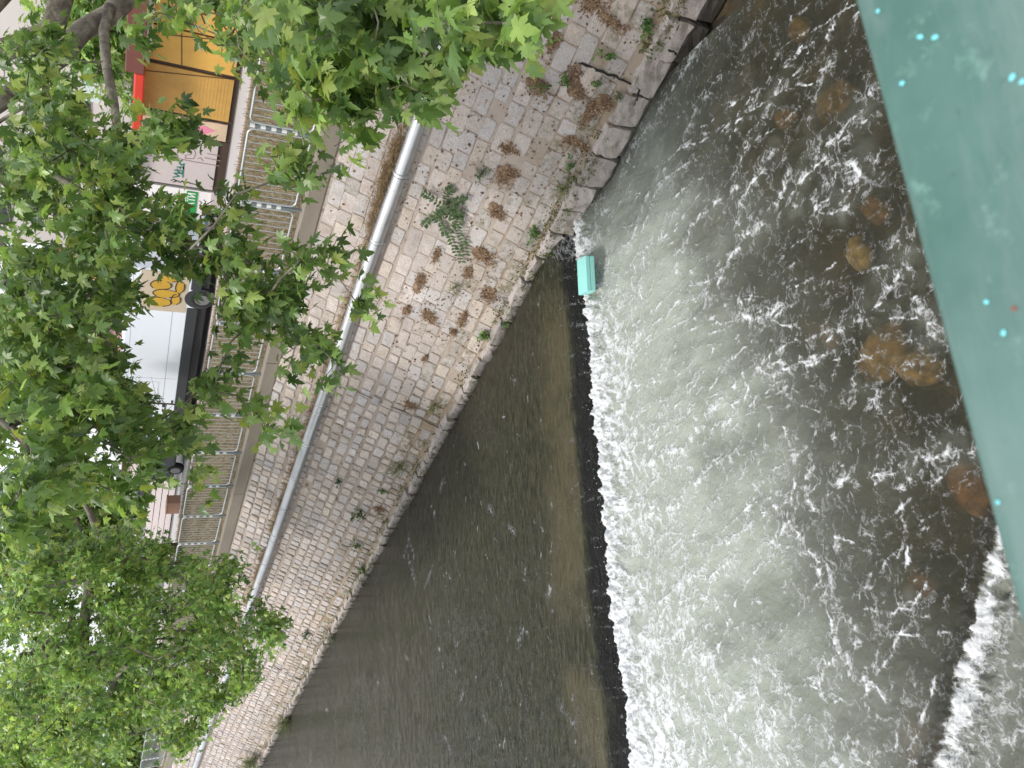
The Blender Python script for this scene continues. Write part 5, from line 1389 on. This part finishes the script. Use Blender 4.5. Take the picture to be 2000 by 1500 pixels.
c = np.repeat(np.array([(.10, .13, .035), (.16, .19, .06), (.07, .10, .03), (.14, .12, .05)])[RNG.integers(0, 4, nn)], 4, axis=0)
tag(mesh_obj('moss', V.reshape(-1, 3), [tuple(f) for f in F], M_WEED, None, False, {'col': c}), 'green moss and tiny seedlings along the foot of the wall at the water line', None, None, 'stuff')
# dry grass and rubbish caught behind the pipe
pt_ = PT - 0.20
def bl(n, x0, x1, dens_seed):
    xs_ = x0 + (x1 - x0) * RNG.random(n); k = fbm(xs_ * 0.9, xs_ * 0 + 2, 3, dens_seed) > -0.15; xs_ = xs_[k]; return xs_
xs_ = np.concatenate([bl(5200, -28, -4, 601), RNG.normal(-7.2, .7, 1100)])
n = len(xs_)
tt = PT - 0.12 - np.abs(RNG.normal(0, .06, n)) - 0.10 * RNG.random(n) * (np.abs(xs_ + 7.2) < 1.2)
P = np.array([wall_pt(a, b, 0.03 + 0.10 * RNG.random()) for a, b in zip(xs_, tt)])
d = np.stack([RNG.normal(0, 1, n), RNG.normal(-.2, .5, n), RNG.normal(.15, .45, n)], 1); d /= np.linalg.norm(d, axis=1, keepdims=True); L = RNG.uniform(.06, .24, n)
q = RNG.normal(0, 1, (n, 3)); q -= d * np.sum(q * d, axis=1, keepdims=True); q = q / np.linalg.norm(q, axis=1, keepdims=True) * .006
V = np.stack([P - q, P + q, P + d * L[:, None] + np.array([0, 0, -.02])], 1).reshape(-1, 3); F = [(3 * i, 3 * i + 1, 3 * i + 2) for i in range(n)]
c = np.repeat(np.array([(.36, .26, .13), (.28, .18, .09), (.20, .12, .06), (.42, .33, .19)])[RNG.integers(0, 4, n)], 3, axis=0)
tag(mesh_obj('dry_grass', V, F, M_WEED, None, False, {'col': c}), 'straw coloured dry grass caught behind the steel pipe', None, None, 'stuff')
WG = [(.07, .15, .03), (.10, .20, .045), (.05, .11, .028), (.15, .24, .06)]
OL = np.array([(0, 0, 0), (.26, .28, .03), (.2, .7, .02), (0, 1, -.03), (-.2, .7, .02), (-.26, .28, .03)]); OF = np.array([(0, 1, 2), (0, 2, 3), (0, 3, 4), (0, 4, 5)])
def weed(px, py, w_, h_, label, n=70, size=.05, cols=WG, out=.16, stems=7, shift=1.0, grassy=0):
    x, t = on_wall(px, py, 0.05); base = Vector(wall_pt(x, t, 0.015)); e = empty('wall_weed', base); tag(e, label, 'weed', 'weeds growing out of the wall')
    m = MB(); Pl = []; Dl = []
    for k in range(stems):
        du = random.gauss(0, .4) * w_ / 2; dt = random.gauss(-.1, .4) * h_ / 2; oo = out * random.uniform(.4, 1)
        tip = Vector(wall_pt(x + du, t + dt, oo)) - base; mid = Vector(wall_pt(x + du * .4, t + dt * .3, oo * .75)) - base
        m.tube([(0, 0, 0), mid, tip], [.004, .003, .0015], 4)
        for q in range(max(2, n // stems)):
            s_ = random.uniform(.25, 1); p = mid.lerp(tip, s_) if s_ > .4 else Vector((0, 0, 0)).lerp(mid, s_ * 2)
            Pl.append(np.array(p) + RNG.normal(0, .018, 3)); Dl.append(RNG.normal(0, 1, 3) + np.array([0, -.5, .3]))
    m.build('stem', plain('weed_stem', (.14, .12, .05), .7), e)
    P = np.array(Pl); n_ = len(P); y = np.array(Dl); y /= np.linalg.norm(y, axis=1, keepdims=True)
    up = np.tile(WN + np.array([0, 0, .6]), (n_, 1)) + RNG.normal(0, .5, (n_, 3)); xx = np.cross(y, up); xx /= np.linalg.norm(xx, axis=1, keepdims=True) + 1e-9; zz = np.cross(xx, y)
    s = size * RNG.uniform(.6, 1.3, n_)
    if grassy: LVv = OL * np.array([.22, grassy, 1])
    else: LVv = OL
    V = P[:, None] + s[:, None, None] * (LVv[None, :, 0:1] * xx[:, None] + LVv[None, :, 1:2] * y[:, None] + LVv[None, :, 2:3] * zz[:, None]); F = (OF[None] + (np.arange(n_) * 6)[:, None, None]).reshape(-1, 3)
    c = np.repeat(np.array(cols)[RNG.integers(0, len(cols), n_)] * RNG.uniform(.8, 1.2, (n_, 1)) * shift, 6, axis=0)
    mesh_obj('leaves', V.reshape(-1, 3), [tuple(f) for f in F], M_WEED, e, False, {'col': c}); return e
GY = [(.15, .18, .10), (.10, .14, .07), (.20, .22, .13)]
weed(1265, 52, .35, .28, 'small bright green rosette high on the wall beside the broken blocks', 50, .07)
weed(1192, 107, .30, .35, 'green weed with dark stems beside the open crack', 45, .06)
weed(1065, 165, .30, .4, 'first of the two pale green weeds around the wide brown heap', 40, .05)
weed(1110, 160, .36, .4, 'bushy green weed in the middle of the wide brown heap', 50, .05)
weed(1170, 165, .25, .3, 'small green weed right below the open crack', 35, .05)
weed(1210, 190, .3, .3, 'yellow green weed next to the loose pale stone', 40, .05, GY)
weed(945, 335, .5, .5, 'grey green bushy weed left of the big rust brown heap', 110, .045, GY, .2, 12)
weed(1115, 325, .6, .45, 'thin trailing green weed above the water edge', 60, .05, WG, .15, 10)
weed(1100, 370, .3, .3, 'yellow green grass tuft by the mossy base stones', 60, .07, [(.20, .24, .06), (.15, .20, .05)], .15, 9, 1, 2.5)
weed(1045, 460, .6, .3, 'low green weed on the base blocks above the weir corner', 80, .06)
weed(1080, 500, .5, .3, 'dark green moss weed hanging at the weir corner', 80, .05, [(.06, .09, .02), (.09, .11, .03)])
weed(940, 655, .5, .4, 'bright green weed at the water edge halfway along the wall', 100, .06, [(.14, .26, .05), (.18, .30, .07)], .16, 10)
weed(990, 625, .4, .25, 'dark green weed on a base block left of the bright one', 60, .05)
weed(890, 560, .5, .3, 'sparse grey green grass beside the mossy heap', 60, .07, GY, .14, 9, 1, 2.5)
weed(850, 790, .4, .35, 'yellowish grass tuft at the water edge by the cracked joint', 70, .08, [(.22, .22, .08), (.15, .17, .06)], .16, 9, 1, 2.5)
weed(780, 910, .7, .4, 'long yellow green grass drooping over the base blocks', 120, .09, [(.20, .22, .08), (.14, .18, .06), (.26, .24, .11)], .2, 12, 1, 2.5)
weed(662, 940, .26, .26, 'small dark green plant in the middle of the far wall', 40, .07, [(.04, .09, .025), (.06, .12, .03)])
weed(750, 960, .4, .3, 'light green weed left of the bushy one', 60, .06)
weed(705, 1000, .65, .55, 'dense bushy dark green weed on the far wall', 150, .06, [(.05, .10, .03), (.08, .14, .04)], .25, 14)
weed(800, 990, .5, .3, 'pale weed hugging the waterline past the bushy one', 60, .06, GY)
weed(700, 1065, .5, .5, 'trailing green weed lower on the far wall', 90, .06, [(.06, .12, .03), (.09, .16, .05)], .2, 10)
weed(710, 1110, .5, .3, 'green weed at the waterline of the far wall', 80, .07)
weed(600, 1235, .5, .4, 'bluish green weed on the wall just past the far tree tips', 90, .07, [(.07, .12, .06), (.09, .15, .07)], .22, 10)
weed(650, 1240, .7, .35, 'long grassy weed over the water far along the wall', 110, .10, GY, .22, 12, 1, 2.2)
weed(565, 1400, 1.2, .8, 'tall grassy bush at the water where the wall leaves the picture', 260, .16, [(.12, .16, .05), (.16, .20, .07), (.20, .20, .10)], .5, 22, 1, 2.4)
weed(500, 1478, 1.6, 1.0, 'wide yellow green bush on the farthest part of the wall', 300, .16, [(.12, .17, .05), (.18, .21, .08)], .6, 22, 1, 2.2)
weed(655, 330, .3, .25, 'small brown green tuft above the pipe near the coping', 30, .05, GY)
# fern-like creeper with paired leaflets
x, t = on_wall(862, 395, .05); base = Vector(wall_pt(x, t, .02)); e = empty('fern_plant', base); tag(e, 'fern like plant with rows of small dark leaflets under the pipe', 'plant')
sm_ = MB(); Pl = []; Yl = []
for pts in ([(905, 420), (880, 408), (850, 385), (828, 370)], [(900, 425), (870, 400), (872, 375), (885, 368)], [(905, 425), (868, 415), (840, 425), (828, 440)], [(880, 412), (895, 440), (905, 470), (912, 500)], [(870, 410), (850, 420), (865, 445), (870, 460)], [(895, 415), (888, 395), (900, 385), (910, 390)], [(905, 425), (880, 450), (890, 480), (905, 515)]):
    P3 = [Vector(wall_pt(*on_wall(a, b, .08), random.uniform(.06, .16))) - base for a, b in pts]
    sm_.tube(P3, [.004, .0035, .003, .002], 4)
    for i in range(len(P3) - 1):
        for q in range(5):
            p = P3[i].lerp(P3[i + 1], q / 5); dd = (P3[i + 1] - P3[i]).normalized(); sd_ = dd.cross(Vector(WN)).normalized()
            for sg in (-1, 1): Pl.append(np.array(p)); Yl.append(np.array(sd_ * sg + dd * .4) + RNG.normal(0, .15, 3))
sm_.build('stem', plain('weed_stem', (.14, .12, .05), .7), e)
P = np.array(Pl); y = np.array(Yl); y /= np.linalg.norm(y, axis=1, keepdims=True); n_ = len(P); up = np.tile(WN, (n_, 1)) + RNG.normal(0, .25, (n_, 3)); xx = np.cross(y, up); xx /= np.linalg.norm(xx, axis=1, keepdims=True); zz = np.cross(xx, y)
V = P[:, None] + .085 * RNG.uniform(.8, 1.2, (n_, 1, 1)) * (OL[None, :, 0:1] * xx[:, None] + OL[None, :, 1:2] * y[:, None] + OL[None, :, 2:3] * zz[:, None]); F = (OF[None] + (np.arange(n_) * 6)[:, None, None]).reshape(-1, 3)
c = np.repeat(np.array([(.045, .09, .028), (.06, .115, .035)])[RNG.integers(0, 2, n_)], 6, axis=0)
mesh_obj('leaflets', V.reshape(-1, 3), [tuple(f) for f in F], M_WEED, e, False, {'col': c})
